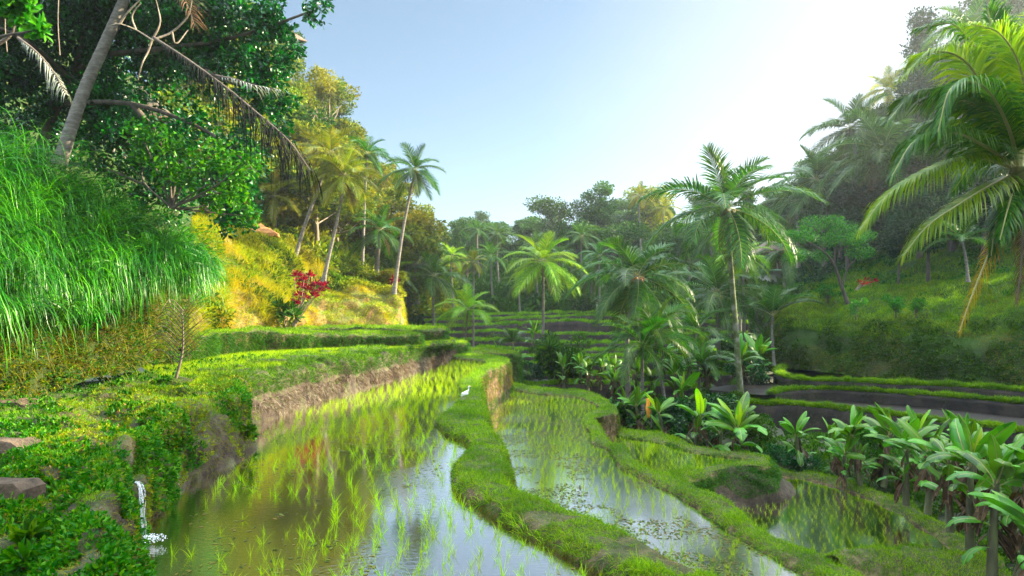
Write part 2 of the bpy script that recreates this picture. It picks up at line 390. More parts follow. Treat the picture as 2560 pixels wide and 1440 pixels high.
def grass_on(name, keys, dens, h, w, m, label, cat='grass', up=1.0, nrm=.5, rnd=.45, bend=.7, sel=None, pw=1.4, hv=.35, cull=160, grow=.35, seg=3):
    VV, TT, o = [], [], 0
    for k in keys:
        P, Nm = sample(k, dens, sel=sel, pw=pw, cull=cull)
        if not len(P): continue
        g = (np.maximum(dist(P), 8)/10)**grow
        D = Nm*nrm+np.array([0,0,up])+R3(len(P))*rnd
        clump = 1+.5*vnoise(P*1.7)+.35*vnoise(P*5)
        V, T = blades(P, D, h*g*np.maximum(.25, clump)*(1+hv*rng.normal(size=len(P))).clip(.3, 2), w*g**1.6*np.ones(len(P)), bend, seg)
        VV.append(V); TT.append(T+o); o += len(V)
    return prop(ob(name, mesh(name, np.concatenate(VV), np.concatenate(TT), m)), label, cat, kind='stuff')
def herbs_on(name, keys, dens, L, m, label, cat='plants', sel=None, pw=1.2, per=5, cull=160, grow=.4, asp=.5):
    VV, TT, o = [], [], 0
    for k in keys:
        P, Nm = sample(k, dens, sel=sel, pw=pw, cull=cull)
        if not len(P): continue
        P = np.repeat(P, per, 0); Nm = np.repeat(Nm, per, 0); g = (np.maximum(dist(P), 8)/10)**grow
        D = Nm*.8+R3(len(P))*.75+np.array([0,0,.25])
        LL = L*g*(.5+rng.random(len(P)))
        P = P+Nm*(rng.random(len(P))*L*1.3)[:,None]+R3(len(P))*(L*.35)
        V, T = leaves(P, D, LL, LL*asp); VV.append(V); TT.append(T+o); o += len(V)
    return prop(ob(name, mesh(name, np.concatenate(VV), np.concatenate(TT), m)), label, cat, kind='stuff')

def GL(pts, z): return [G(a, b, z) for a, b in pts]

# --- valley floor: one sheet out to the far hills
gx = np.linspace(-1, 1, 130); gx = np.sign(gx)*np.abs(gx)**1.8*330
gy = -40+(np.linspace(0, 1, 130)**1.8)*420
X, Y = np.meshgrid(gx, gy)
Z = -4.3-.5*np.clip((Y-20)/30, 0, 1)+0*X
finish('ground', np.stack([X, Y, Z], 2), M['ground'], .25, .15)

# --- paddy 1 : bund 1
b1L = [(1120,889),(1190,897),(1215,904),(1180,932),(1146,955),(1155,975),(1135,1005),(1098,1040),(1108,1062),(1160,1085),(1175,1105),(1150,1135),(1128,1165),(1138,1200),(1210,1248),(1300,1295),(1400,1345),(1500,1395),(1590,1440),(1760,1520)]
b1R = [(1120,879),(1200,884),(1262,892),(1272,903),(1245,916),(1202,940),(1208,975),(1216,1010),(1222,1050),(1240,1080),(1267,1107),(1273,1150),(1273,1190),(1300,1216),(1379,1244),(1504,1290),(1600,1330),(1692,1377),(1800,1430),(2000,1525)]
z1 = .21
def slim(L, R, a, b):                     # the turf itself stands proud of the earth: pull the earth edges in
    L = spline(L, n=200); R = spline(R, n=200); d = unit(R-L); return L+d*a, R-d*b
B1L, B1R = slim(GL(b1L, z1), GL(b1R, z1), .10, .12)
bank('bund', B1L, B1R, -.2, -1.6, M['bank'], step=.12, bl=.15, br=.36, amp=.045, nsc=2.1, ntop=14, crown=.0, wob=.03, keep='bund1')
b2L = [(1270,969),(1340,980),(1400,985),(1445,990),(1480,1003),(1500,1020),(1480,1030),(1457,1037),(1460,1055),(1475,1080),(1480,1103),(1510,1112),(1530,1125),(1545,1155),(1600,1185),(1670,1218),(1740,1255),(1800,1300),(1870,1345),(1940,1385),(2040,1440),(2200,1525)]
b2R = [(1275,955),(1345,966),(1400,972),(1455,974),(1500,988),(1530,1008),(1545,1026),(1520,1036),(1494,1041),(1494,1056),(1512,1080),(1528,1100),(1565,1115),(1588,1145),(1625,1168),(1690,1188),(1750,1212),(1812,1240),(1855,1268),(1885,1302),(1950,1335),(2050,1375),(2180,1440),(2360,1525)]
z2 = -1.37
B2L, B2R = slim(GL(b2L, z2), GL(b2R, z2), .10, .10)
bank('bund', B2L, B2R, -1.7, -3.6, M['bank'], step=.12, bl=.15, br=.16, amp=.04, nsc=2.1, ntop=12, crown=.0, wob=.03, keep='bund2')
z3 = -2.29
b3L = [(1535,1080),(1560,1088),(1620,1096),(1680,1108),(1725,1122),(1790,1133),(1850,1138),(1876,1142),(1868,1147),(1830,1152),(1780,1162),(1730,1172),(1680,1181),(1640,1190)]
b3R = [(1540,1066),(1570,1071),(1620,1076),(1672,1086),(1722,1107),(1790,1123),(1850,1127),(1905,1137),(1925,1150),(1915,1163),(1860,1163),(1800,1173),(1745,1190),(1700,1204)]
bank('bund', GL(b3L, z3), GL(b3R, z3), -2.5, -3.7, M['bank'], step=.14, bl=.2, br=.2, amp=.03, nsc=1.7, ntop=9, crown=.0, keep='bund3')
FO = [[(1725,1196),(1790,1176),(1850,1166),(1905,1164),(1924,1152),(1900,1138),(1860,1130)], [(1745,1228),(1812,1212),(1868,1204),(1922,1203),(1940,1178),(1915,1155),(1862,1140)], [(1765,1262),(1835,1246),(1895,1240),(1952,1234),(1962,1208),(1930,1180),(1865,1160)], [(1790,1300),(1860,1278),(1925,1268),(1990,1250),(1998,1226),(1955,1198),(1870,1180)]]
patch('bank_slope', [GL(r, z) for r, z in zip(FO, (-2.31, -2.75, -3.2, -3.62))], M['mud_foot'], .035, 2.2, 40, 120, keep='foot3')
z4 = -3.4
b4L = [(1900,1190),(1935,1187),(2000,1190),(2060,1203),(2140,1228),(2200,1255),(2270,1290),(2350,1345),(2395,1385),(2440,1450),(2500,1560)]
b4R = [(1900,1178),(1940,1177),(2010,1180),(2080,1192),(2170,1216),(2240,1240),(2340,1296),(2430,1355),(2500,1410),(2600,1500),(2700,1600)]
bank('bund', GL(b4L, z4), GL(b4R, z4), -3.65, -4.4, M['bank'], step=.15, bl=.2, br=.3, amp=.06, nsc=1.7, ntop=8, crown=.03, keep='bund4')
bank('grassy_mound', GL([(2050,1398),(2120,1382),(2200,1374),(2300,1376),(2400,1392),(2500,1400)], -3.1), GL([(2120,1440),(2200,1450),(2300,1455),(2400,1460),(2460,1460),(2520,1450)], -3.1), -3.7, -4.4, M['bank'], step=.15, bl=.5, br=.4, amp=.12, nsc=1.1, crown=.12, keep='mound')
def sheet(name, pts, m):
    me = bpy.data.meshes.new(name); me.from_pydata([tuple(map(float, p)) for p in pts], [], [list(range(len(pts)))]); me.materials.append(m); me.update()
    if me.polygons[0].normal.z < 0: me.flip_normals()
    return prop(ob(name, me), kind='structure')
def lvl(P, z): P = np.array(P, float).copy(); P[:,2] = z; return P
c1 = (spline(B1L, n=150)*.7+spline(B1R, n=150)*.3)
W1 = np.vstack([lvl(c1, 0), [[-3,4,0],[-9,4,0],[-9,12,0],[-11,18,0],[-9,28,0],[-6,37,0]]])
sheet('water', W1, M['water1'])
c2 = (spline(B2L, n=150)*.7+spline(B2R, n=150)*.3)
c1b = spline(B1R, n=150)[::-1]+np.array([-.25,0,0])
c1b = c1b[c1b[:,1] < 33]
W2 = np.vstack([lvl(c2, -1.5), lvl([[3.5,6,0]], -1.5), lvl(c1b, -1.5)])
sheet('water', W2, M['water2'])
P3 = np.vstack([lvl(spline(GL(b3L, z3), n=60), -2.4), lvl(sorted([tuple(p-[.1,0,0]) for p in B2R if 19.5 < p[1] < 26.5], key=lambda p: p[1]), -2.4)])
P3[:,0] += 0
sheet('water', P3, M['water2'])
P4 = np.vstack([lvl(spline(GL(b4L, z4), n=60), -3.5), [[5.5,7.5,-3.5]], lvl(sorted([tuple(p-[.1,0,0]) for p in B2R if 8 < p[1] < 22.5], key=lambda p: p[1]), -3.5), [[5.6,24.6,-3.5]]])
sheet('water', P4, M['water2'])

# --- left bank of paddy 1, path level and upper terraces
A0 = [
 [(340,1560,-.15),(320,1440,-.1),(345,1352,-.1),(400,1290,-.1),(470,1235,-.1),(540,1188,-.1),(640,1132,-.1),(622,1085,-.1),(770,1022,-.1),(950,968,-.1),(1080,923,-.1),(1140,898,-.1)],
 [(270,1500,.3),(290,1390,.3),(332,1296,.35),(388,1245,.3),(450,1190,.3),(510,1140,.3),(612,1095,.3),(604,1050,.35),(758,985,.5),(945,936,.5),(1076,906,.5),(1138,888,.5)],
 [(200,1440,.6),(235,1330,.6),(300,1228,.62),(360,1165,.62),(410,1120,.65),(465,1075,.7),(560,1040,.75),(585,1000,.8),(748,945,.9),(922,907,.9),(1070,886,.9),(1136,873,.9)],
 [(60,1420,.65),(110,1310,.7),(180,1210,.8),(250,1110,.95),(320,1050,1.0),(380,1005,1.1),(470,975,1.15),(545,945,1.18),(742,905,1.2),(900,884,1.2),(1062,866,1.2),(1132,859,1.2)],
 [(-100,1400,.7),(-60,1300,.75),(10,1190,.85),(90,1070,1.1),(180,1010,1.18),(250,985,1.2),(360,960,1.2),(450,940,1.2),(640,905,1.2),(820,880,1.2),(1000,866,1.2),(1100,857,1.2)]]
for r_, e_ in zip(A0, ((430,2100,-.2), (330,2000,.2), (200,1900,.5), (0,1800,.6), (-200,1750,.65))): r_.insert(0, e_)
A0W = [[] for _ in range(6)]
for c_ in range(13):
    f_, t_, u_ = (G(*A0[q][c_]) for q in (0, 3, 4)); k_ = np.clip((c_-5)/2, 0, 1); w_ = .06*math.sin(c_*2.1)
    FQ = np.array([0, .06, .24+w_, .36+w_, 1])*(1-k_)+np.array([0, .10, .22, .42, 1])*k_
    ZQ = np.array([-.12, .52, .66, 1.12, t_[2]])*(1-k_)+np.array([-.12, .45, .98, 1.12, t_[2]])*k_
    if c_ < 3: ZQ = ZQ*[1, .8, .9, .8, 1]
    for r_ in range(5): q_ = f_+(t_-f_)*FQ[r_]; q_[2] = ZQ[r_]; A0W[r_].append(q_)
    A0W[5].append(u_)
patch('bank_slope', A0W, M['mossbank'], .15, 1.8, 130, 460, keep='bank0')
PA = [(-600,1900,.7),(-600,1500,.75),(-600,1330,.8),(-500,1190,.9),(-330,1080,1.1),(-160,1030,1.2),(-20,1005,1.22),(110,980,1.22),(230,952,1.22),(400,925,1.22),(540,900,1.22)]
PB = [A0[4][i] for i in range(11)]; PB = [(a-0, b, z-.04) for a, b, z in PB]; PM = [((a+c)/2, (b+d)/2, (z+q)/2+.02) for (a, b, z), (c, d, q) in zip(PA, PB)]
patch('path', [[G(*p) for p in r] for r in (PB, PM, PA)], M['mossbank'], .06, 1.4, 30, 160, keep='path')
patch('bank_slope', [GL([(1890,1196),(2010,1200),(2140,1225),(2260,1275),(2360,1345),(2440,1450),(2560,1700)], -4.0), GL([(1900,1165),(2040,1160),(2200,1190),(2330,1240),(2450,1310),(2560,1400),(2760,1600)], -3.5), GL([(1900,1120),(2100,1120),(2300,1150),(2450,1190),(2600,1250),(2800,1370),(3100,1600)], -3.45), GL([(1850,1095),(2100,1085),(2300,1105),(2480,1135),(2650,1170),(2900,1230),(3300,1400)], -3.9)], M['ground'], .12, 1.2, 40, 120, keep='bananabank')
patch('bank_slope', [GL([(1520,1100),(1700,1118),(1860,1128),(1960,1140)], -3.4), GL([(1500,1050),(1650,1060),(1800,1075),(1960,1085)], -3.2), GL([(1240,1010),(1450,1005),(1700,1010),(1900,1020)], -3.4), GL([(1200,965),(1450,965),(1700,968),(1900,975)], -3.6)], M['ground'], .15, 1.0, 40, 100, keep='midbank')
T1 = np.vstack([lvl(np.array([G(*p) for p in A0[3][7:]]), 1.17), GL([(1137,850),(1118,845)], 1.17), [[-13,36,1.17],[-16,27,1.17],[-11.5,22.5,1.17]], GL([(300,880),(330,905),(400,945),(500,945)], 1.17)])
sheet('terrace_floor', T1, M['upper_crop'])
t2f = [(430,845,2.1),(505,838,2.1),(560,832,2.1),(640,828,2.1),(720,832,2.0),(800,835,1.9),(900,836,1.85),(1000,837,1.8),(1048,837,1.77),(1056,835,1.77)]
T2F = np.array([G(*p) for p in t2f]); T2B = T2F+np.array([-1.5,3.2,0])
bank('terrace_bank', T2F, T2B, 1.0, 1.0, M['bank'], step=.15, bl=.15, br=.1, amp=.12, nsc=1.3, crown=.0, keep='t2')
T3F = np.array([U(640,822,33), U(720,820,34.5), U(850,819,35.5), U(1000,821,36), U(1060,822,36.3), U(1108,823,36.6), U(1121,823,38)]); T3B = T3F+np.array([-.8,4.5,0])
bank('terrace_bank', T3F, T3B, 1.0, 1.0, M['bank'], step=.15, bl=.12, br=.1, amp=.1, nsc=1.4, crown=.0, keep='t3')
TE = np.array([U(1135,862,40), U(1165,861,41), U(1172,861,42.5)]); bank('terrace_bank', TE, TE+np.array([-.8,3,0]), -1.5, -1.5, M['bank'], step=.2, amp=.1, keep='t4')
TF = np.array([U(1150,885,42), U(1220,880,43), U(1290,886,44), U(1300,884,47)]); bank('terrace_bank', TF, TF+np.array([-.8,4,0]), -2.5, -2.5, M['bank'], step=.2, amp=.1, keep='t5')
# golden hillside
HR = [
 [(380,880,22),(520,838,27.5),(650,828,31),(720,824,35),(850,821,38),(980,820,39.5),(1008,822,40.5),(1012,850,50)],
 [(400,790,23.5),(530,765,29),(650,772,32.5),(745,790,36),(855,775,39),(975,775,40.5),(1006,782,42),(1013,840,52)],
 [(420,690,26),(540,690,32),(655,700,35.5),(745,735,38.5),(850,742,40.2),(955,738,41.5),(1002,745,43),(1010,830,54)],
 [(440,575,31),(590,592,38),(680,622,39.5),(745,662,41),(850,702,43),(950,724,44),(992,733,45),(1000,800,56)],
 [(440,540,42),(590,575,48),(680,610,50),(745,650,52),(850,692,54),(950,716,56),(985,728,57),(995,780,66)]]
patch('hillside', [[U(*p) for p in r] for r in HR], M['gold_earth'], .35, .7, 90, 200, keep='gold')
# near left slope behind the tall grass
SL = [
 [(-500,1080,9),(-120,1010,11.5),(100,985,13),(300,940,15.5),(500,880,19)],
 [(-500,900,9.6),(-120,880,12),(100,860,14),(300,850,16.5),(480,820,21)],
 [(-500,500,11.5),(-120,600,14),(100,620,16),(300,640,18.5),(470,660,24)],
 [(-500,200,17),(-120,330,19),(100,380,21),(300,450,25),(480,540,32)],
 [(-500,-300,34),(-120,-150,36),(100,0,40),(300,150,44),(520,330,52)]]
patch('hillside', [[U(*p) for p in r] for r in SL], M['slope'], .4, .6, 90, 120, keep='leftslope')
FH = [
 [(380,640,34),(590,600,46),(745,662,50),(870,700,54),(980,735,58),(1060,775,70),(1150,785,85)],
 [(380,330,46),(600,330,54),(745,410,62),(870,520,72),(1000,650,80),(1100,690,92),(1200,720,105)],
 [(380,80,60),(600,125,66),(745,250,76),(900,480,98),(1030,620,110),(1130,650,120),(1250,680,135)]]
patch('hillside', [[U(*p) for p in r] for r in FH], M['forest_floor'], .8, .3, 60, 90, keep='leftforest')
BH = [
 [(800,880,78),(1150,850,82),(1350,845,83),(1550,845,83),(1750,845,83),(1950,850,80),(2200,850,76)],
 [(850,790,84),(1150,776,88),(1350,772,89),(1550,770,89),(1750,765,88),(1950,752,84),(2150,740,80)],
 [(900,680,112),(1150,680,116),(1350,670,118),(1550,640,118),(1750,620,114),(1950,610,105),(2100,560,98)],
 [(950,640,150),(1150,630,155),(1350,620,160),(1550,590,160),(1750,570,155),(1950,520,140),(2100,480,130)]]
patch('hillside', [[U(*p) for p in r] for r in BH], M['forest_floor'], 1.2, .2, 50, 100, keep='backforest')
RS = [
 [(1890,925,56),(1925,915,49),(2000,922,46.5),(2110,932,43),(2240,945,40),(2400,955,37.5),(2700,980,33)],
 [(1905,870,57),(1938,860,50),(2010,870,47.5),(2125,875,44),(2260,885,41),(2400,890,38.5),(2700,900,34.5)],
 [(1925,800,59),(1965,795,52),(2030,815,49.5),(2140,805,47),(2270,800,43.5),(2400,800,41),(2700,790,37)],
 [(1960,745,66),(2010,735,59),(2070,735,56),(2170,725,53),(2290,722,50),(2420,715,47),(2700,690,43)],
 [(1980,700,78),(2040,690,70),(2100,690,66),(2200,680,62),(2320,665,58),(2450,640,55),(2700,600,50)],
 [(2000,600,96),(2060,580,90),(2120,550,86),(2220,480,80),(2340,380,76),(2470,280,72),(2750,80,66)],
 [(2020,500,125),(2080,480,118),(2150,430,110),(2260,330,104),(2380,220,98),(2500,110,92),(2800,-150,85)]]
for q_, dy_, dp_ in ((0, 3.2, 14), (1, 3, 2), (2, 2.5, 0), (3, 1.5, 0)): RS[q_] = [(a, b+dp_, c+dy_) for a, b, c in RS[q_]]
patch('hillside', [[U(*p) for p in r] for r in RS], M['slope'], .45, .45, 130, 160, keep='right')
SH = [[(27,-30,-4.3),(27,-5,-4.3),(27,18,-4.2),(30,28,-2.6),(40,38,2)], [(36,-30,6),(36,-5,6),(36,18,6),(39,30,6),(48,44,9)], [(46,-30,17),(46,-5,SHH-6),(46,18,SHH-6),(47,34,SHH-6),(56,52,16)], [(56,-30,22),(56,-5,SHH),(56,18,SHH),(58,36,SHH),(62,56,23)], [(80,-30,24),(80,-5,SHH+1),(82,18,SHH+1),(84,40,SHH+1),(88,60,25)]]
patch('hillside', [[np.array(p, float) for p in r] for r in SH], M['slope'], 1.6, .18, 60, 90, keep='shadehill')  # added out-of-view ridge, shaped to keep the sun off the valley
# terraces under the right hillside and across the valley
def terrace(Fp, w, zb, D, key, mt='mud_dark', bat=.12, amp=.05, step=.3, water=True):
    Fp = np.array(Fp); t = spline(Fp, n=200); d = np.gradient(t, axis=0); nrm = np.stack([-d[:,1], d[:,0], 0*d[:,0]], 1); nrm = unit(nrm)
    if nrm[:,1].mean() < 0: nrm = -nrm
    Bk = t+nrm*w
    bank('terrace_bank', t[::8], Bk[::8], zb, Fp[:,2].mean()-.3, M[mt], step=step, bl=bat, br=.2, amp=amp, nsc=1.2, ntop=5, crown=.03, keep=key, wob=.04)
    if water:
        z = t[:,2]-.13
        A = t+nrm*w*.5; Bq = t+nrm*D; A[:,2] = z; Bq[:,2] = z
        Gd = np.array([A*(1-s)+Bq*s for s in (0,.33,.66,1)])
        v = Gd.reshape(-1,3); Q = gridq(4, len(t))
        prop(ob('water', mesh('water', v, Q[:, ::-1], M['wet_mud'] if key[0] == 'r' else M['mud_dark'])), kind='structure')
terrace(GL([(1830,1003),(1890,1008),(2000,1014),(2150,1027),(2300,1046),(2430,1062),(2580,1083),(2750,1110)], -2.6), .45, -4.6, 5.5, 'r3')
terrace([G(1936,985,-2.05)]+GL([(1975,975),(2060,972),(2200,980),(2350,990),(2500,1003),(2700,1022)], -2.0), .35, -2.8, 4.5, 'r2')
terrace(GL([(2020,918),(1960,916),(1938,925),(1945,938),(2000,948),(2100,953),(2250,960),(2400,967),(2560,978),(2750,992)], -1.5), .5, -2.3, 8, 'r1')
FT = []
def fterr(k, pts, D=6):
    Y = 45+3.6*k; Fp = [U(a, b, Y+.8*math.sin(a*.009+k)+1.2*((a-1450)/400)**2) for a, b in pts]
    terrace(Fp, .7, min(p[2] for p in Fp)-1.4, D, 'f%d' % k, amp=.10, step=.45); FT.append('f%d' % k)
for k, pts in enumerate([[(1200,965),(1400,958),(1600,961),(1800,966)], [(1215,937),(1450,932),(1600,934),(1900,938)], [(1200,909),(1400,906),(1600,905),(1900,909)], [(1140,894),(1300,890),(1500,890),(1900,894)],
    [(1090,870),(1250,872),(1400,876),(1550,877),(1900,877)], [(1080,852),(1250,850),(1400,857),(1600,857),(1900,856)], [(1070,834),(1250,828),(1420,835),(1600,834),(1900,832)],
    [(1060,816),(1200,813),(1350,806),(1440,803),(1560,806),(1900,804)], [(1060,801),(1250,797),(1400,791),(1470,789),(1600,791),(1900,790)], [(1060,790),(1250,786),(1400,782),(1600,781),(1900,780)]]): fterr(k, pts)

# --- grass on the land forms
isup = lambda P, n: n[:,2] > .45
wallup = lambda P, n: (n[:,2] < .6)
grass_on('grass', ['bund1', 'bund2'], 4600, .065, .0032, M['grass'], 'short bright green grass covering the bunds between flooded paddies', rnd=.75, bend=1.1, hv=.55,
         sel=lambda P, n: (n[:,2] > .25) & ((P[:,1] > 9.4-.9*P[:,0]) | (P[:,2] < -1) | (vnoise(P*2.2) > -.12)))
grass_on('grass', ['bund3', 'bund4', 'mound', 't2', 't3', 't4', 't5'], 3600, .065, .004, M['grass'], 'short green grass on the lower bunds and upper terrace rims', rnd=.6, bend=.9, hv=.5, sel=lambda P, n: (n[:,2] > .6))
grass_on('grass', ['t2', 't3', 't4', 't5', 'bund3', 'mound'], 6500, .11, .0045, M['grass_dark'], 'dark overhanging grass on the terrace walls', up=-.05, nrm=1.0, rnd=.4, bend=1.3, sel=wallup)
grass_on('grass', ['bund1', 'bund2'], 1500, .115, .0034, M['grass'], 'longer grass hanging ragged over the edges of the bunds', up=.25, nrm=.9, rnd=.55, bend=1.5, hv=.6, sel=lambda P, n: (n[:,2] > .5) & (n[:,2] < .92) & (P[:,1] < 26) & (vnoise(P*2.7) > -.25))
grass_on('grass', ['bund1'], 420, .17, .0036, M['rice'], 'taller pale grass tufts along both edges of the nearest bund', rnd=.35, bend=1.0, hv=.4, sel=lambda P, n: (P[:,1] < 13) & (vnoise(P*3.1+2) > .28) & (n[:,2] < .9))
grass_on('grass', ['bund1'], 900, .05, .004, M['grass_dry'], 'dry brown grass scraps on the muddy top of the nearest bund', 'dry grass', rnd=.9, up=.1, bend=1.6, sel=lambda P, n: (n[:,2] > .4) & (P[:,1] < 10.6-.9*P[:,0]))
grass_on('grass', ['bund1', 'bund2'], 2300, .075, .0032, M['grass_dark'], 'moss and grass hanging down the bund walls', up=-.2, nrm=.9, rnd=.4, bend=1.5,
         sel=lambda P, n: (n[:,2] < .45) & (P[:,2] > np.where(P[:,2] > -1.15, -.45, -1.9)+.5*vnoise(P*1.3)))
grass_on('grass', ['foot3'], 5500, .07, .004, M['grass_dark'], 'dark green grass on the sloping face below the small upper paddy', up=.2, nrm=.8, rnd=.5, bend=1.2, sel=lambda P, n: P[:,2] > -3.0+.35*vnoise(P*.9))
grass_on('hanging_straw', ['bund1', 'bund2'], 1500, .09, .003, M['grass_dry'], 'brown dry moss hanging down the paddy walls', 'dry grass', up=-.4, nrm=.7, rnd=.35, bend=1.5,
         sel=lambda P, n: (n[:,2] < .45) & (P[:,2] < np.where(P[:,2] > -1.15, .1, -1.5)))
grass_on('grass', ['r1', 'r2', 'r3'], 16000, .12, .006, M['grass'], 'bright grass fringe on the rims of the dark terraces at the right', rnd=.5, bend=1.1, nrm=.8, sel=lambda P, n: (n[:,2] > .45), pw=1.25)
grass_on('grass', FT, 6500, .10, .006, M['grass'], 'thin line of grass on the rims of the far terraces', rnd=.4, bend=.8, sel=lambda P, n: (n[:,2] > .35), pw=1.25)
grass_on('grass', ['r1', 'r2', 'r3'], 900, .08, .005, M['grass_dark'], 'sparse moss on the dark terrace walls at the right', up=-.1, nrm=1, rnd=.4, bend=1.3, sel=lambda P, n: (n[:,2] < .35) & (vnoise(P*.9) > .0))
# ------------------------------------------------------------------ near left bank, hillsides
grass_on('grass', ['bank0'], 1700, .075, .003, M['grass'], 'short grass on the left bank and upper terrace edge', rnd=.5, bend=.9,
         sel=lambda P, n: ((P[:,2] > .95+.35*vnoise(P*1.1)) | (n[:,2] > .75) & (vnoise(P*1.6+5) > .1)) & (P[:,2] > .25))
grass_on('grass', ['bank0'], 2600, .10, .0035, M['grass_dark'], 'green growth hanging over the edge of the first terrace', up=.1, nrm=1.0, rnd=.5, bend=1.4,
         sel=lambda P, n: (P[:,2] > .62+.25*vnoise(P*.8)) & (P[:,2] < 1.3) & (P[:,1] > 13.5))
grass_on('hanging_straw', ['bank0'], 2200, .12, .004, M['roots'], 'pale dead straw hanging on the mud wall beside the paddy', 'dry straw', up=-.5, nrm=.7, rnd=.35, bend=1.2,
         sel=lambda P, n: (P[:,2] > .08) & (P[:,2] < .62+.2*vnoise(P*1.3)) & (P[:,1] > 14.5) & (vnoise(P*1.2+3) > -.45))
grass_on('grass', ['bank0'], 700, .09, .003, M['grass_dry'], 'dry brown grass on the bank by the waterfall', 'dry grass', rnd=.6, bend=1.3, up=-.1, nrm=1, sel=lambda P, n: (P[:,1] < 15) & (P[:,2] > .05))
herbs_on('low_plants', ['bank0'], 190, .055, M['herb'], 'small leafy weeds creeping over the near bank', 'weeds', sel=lambda P, n: (P[:,1] < 16.5) & (vnoise(P*1.5+9)+.35*vnoise(P*4) > .16) & (P[:,2] > .12), per=6)
herbs_on('low_plants', ['bank0'], 150, .035, M['herb_yel'], 'tiny yellowish creeping leaves on the near bank', 'weeds', sel=lambda P, n: (P[:,1] < 17) & (P[:,2] > .06) & (vnoise(P*1.3+30) > -.1), per=6)
herbs_on('low_plants', ['bank0', 'path'], 330, .05, M['herb'], 'dark leafy creepers in the shade of the lower left corner', 'weeds', sel=lambda P, n: (P[:,1] < 10.5) & (vnoise(P*1.9+3) > -.15), per=6)
herbs_on('leaf_litter', ['bank0'], 14, .045, M['litter'], 'brown fallen leaves on the ledges of the near bank', 'leaves', sel=lambda P, n: (P[:,1] < 13) & (n[:,2] > .5) & (vnoise(P*1.1+60) > 0), per=3)
herbs_on('low_plants', ['bananabank', 'midbank'], 130, .09, M['herb'], 'leafy undergrowth between the banana plants', 'undergrowth', pw=.9, per=6, grow=.2, sel=lambda P, n: vnoise(P*.8) > -.35)
grass_on('grass', ['path'], 1500, .07, .003, M['grass'], 'short grass along the path at the left', rnd=.6, bend=1, sel=lambda P, n: vnoise(P*1.1) > -.25)
herbs_on('low_plants', ['path'], 60, .05, M['herb'], 'small weeds along the path at the left', 'weeds', per=5)
# standing crop on the upper terrace
def inpoly(P, poly):
    x, y = P[:,0], P[:,1]; c = np.zeros(len(P), bool); j = len(poly)-1
    for i in range(len(poly)):
        xi, yi, xj, yj = poly[i][0], poly[i][1], poly[j][0], poly[j][1]
        c ^= ((yi > y) != (yj > y)) & (x < (xj-xi)*(y-yi)/(yj-yi+1e-12)+xi); j = i
    return c
def scatter_poly(poly, dens, z):
    poly = np.array(poly); lo, hi = poly.min(0), poly.max(0); n = int((hi[0]-lo[0])*(hi[1]-lo[1])*dens)
    P = np.stack([rng.uniform(lo[0], hi[0], n), rng.uniform(lo[1], hi[1], n), np.full(n, z)], 1)
    P = P[inpoly(P, poly) & inframe(P)]; return P
P = scatter_poly(T1, 420, 1.17)
V, T = blades(P, R3(len(P))*.3+[0,0,1], .16*(1+.3*rng.random(len(P))), .006*np.ones(len(P)), .5)
prop(ob('young_crop', mesh('young_crop', V, T, M['rice'])), 'dense yellow green crop filling the upper terrace', 'crop', kind='stuff')
# golden hillside growth
grass_on('hill_grass', ['gold'], 620, .42, .009, M['grass_gold'], 'long golden sunlit grass covering the steep hillside', rnd=.45, bend=.9, up=.8, nrm=.9, pw=.6, sel=lambda P, n: (P[:,0] < -12.3) & (vnoise(P*.7) > -.45) , grow=0, hv=.4)
grass_on('hill_grass', ['gold'], 900, .16, .008, M['grass_gold'], 'short golden grass on the cliff and its brow', rnd=.5, bend=.9, up=.5, nrm=.9, pw=.6, sel=lambda P, n: (P[:,0] > -12) & ((P[:,2] > 4.0+.5*vnoise(P*.8)) | (vnoise(P*1.1) > .25)), grow=0)
herbs_on('hill_plants', ['gold'], 60, .16, M['leaf_gold'], 'leafy yellow green undergrowth on the sunlit hillside', 'undergrowth', pw=.5, per=7, grow=0, sel=lambda P, n: (vnoise(P*.45+4) > .02) & (P[:,2] > 2.6) & ((P[:,0] < -12) | (P[:,2] > 4)))
herbs_on('hill_plants', ['gold'], 70, .14, M['grass_dark'], 'darker green bushes and ferns dotted over the sunlit hillside', 'undergrowth', pw=.5, per=7, grow=0, sel=lambda P, n: (vnoise(P*.6+14) > .22) & ((P[:,0] < -12) | (P[:,2] > 3.7)))
grass_on('hill_grass', ['leftslope'], 260, .3, .006, M['grass_dry'], 'tangled dry and green growth on the slope behind the path', up=.1, nrm=1, rnd=.6, bend=1.2, pw=1.0, grow=.2, sel=lambda P, n: (P[:,2] < 5.5))
grass_on('hill_grass', ['gold'], 500, .2, .008, M['grass_dry'], 'dry growth hanging down the ochre cliff', 'dry grass', rnd=.5, bend=1.4, up=-.2, nrm=.8, pw=.6, grow=0, sel=lambda P, n: (P[:,0] > -13.5) & (P[:,2] < 4.6) & (vnoise(P*[1.5,1.5,.5]) > .0))
grass_on('hill_grass', ['gold'], 800, .17, .008, M['grass_gold'], 'golden grass hanging over the ochre cliff', rnd=.5, bend=1.3, up=.0, nrm=.9, pw=.6, grow=0, sel=lambda P, n: (P[:,0] > -13.5) & (vnoise(P*[1.3,1.3,.4]+9) > -.2))
herbs_on('hill_plants', ['leftslope'], 130, .055, M['herb'], 'small green leaves over the slope behind the path', 'undergrowth', asp=.4, pw=1.0, per=7, grow=.2, sel=lambda P, n: P[:,2] < 7)
herbs_on('hill_plants', ['leftslope'], 90, .045, M['herb_yel'], 'small yellowish leaves over the slope behind the path', 'undergrowth', pw=1.0, per=7, grow=.2, sel=lambda P, n: P[:,2] < 4)
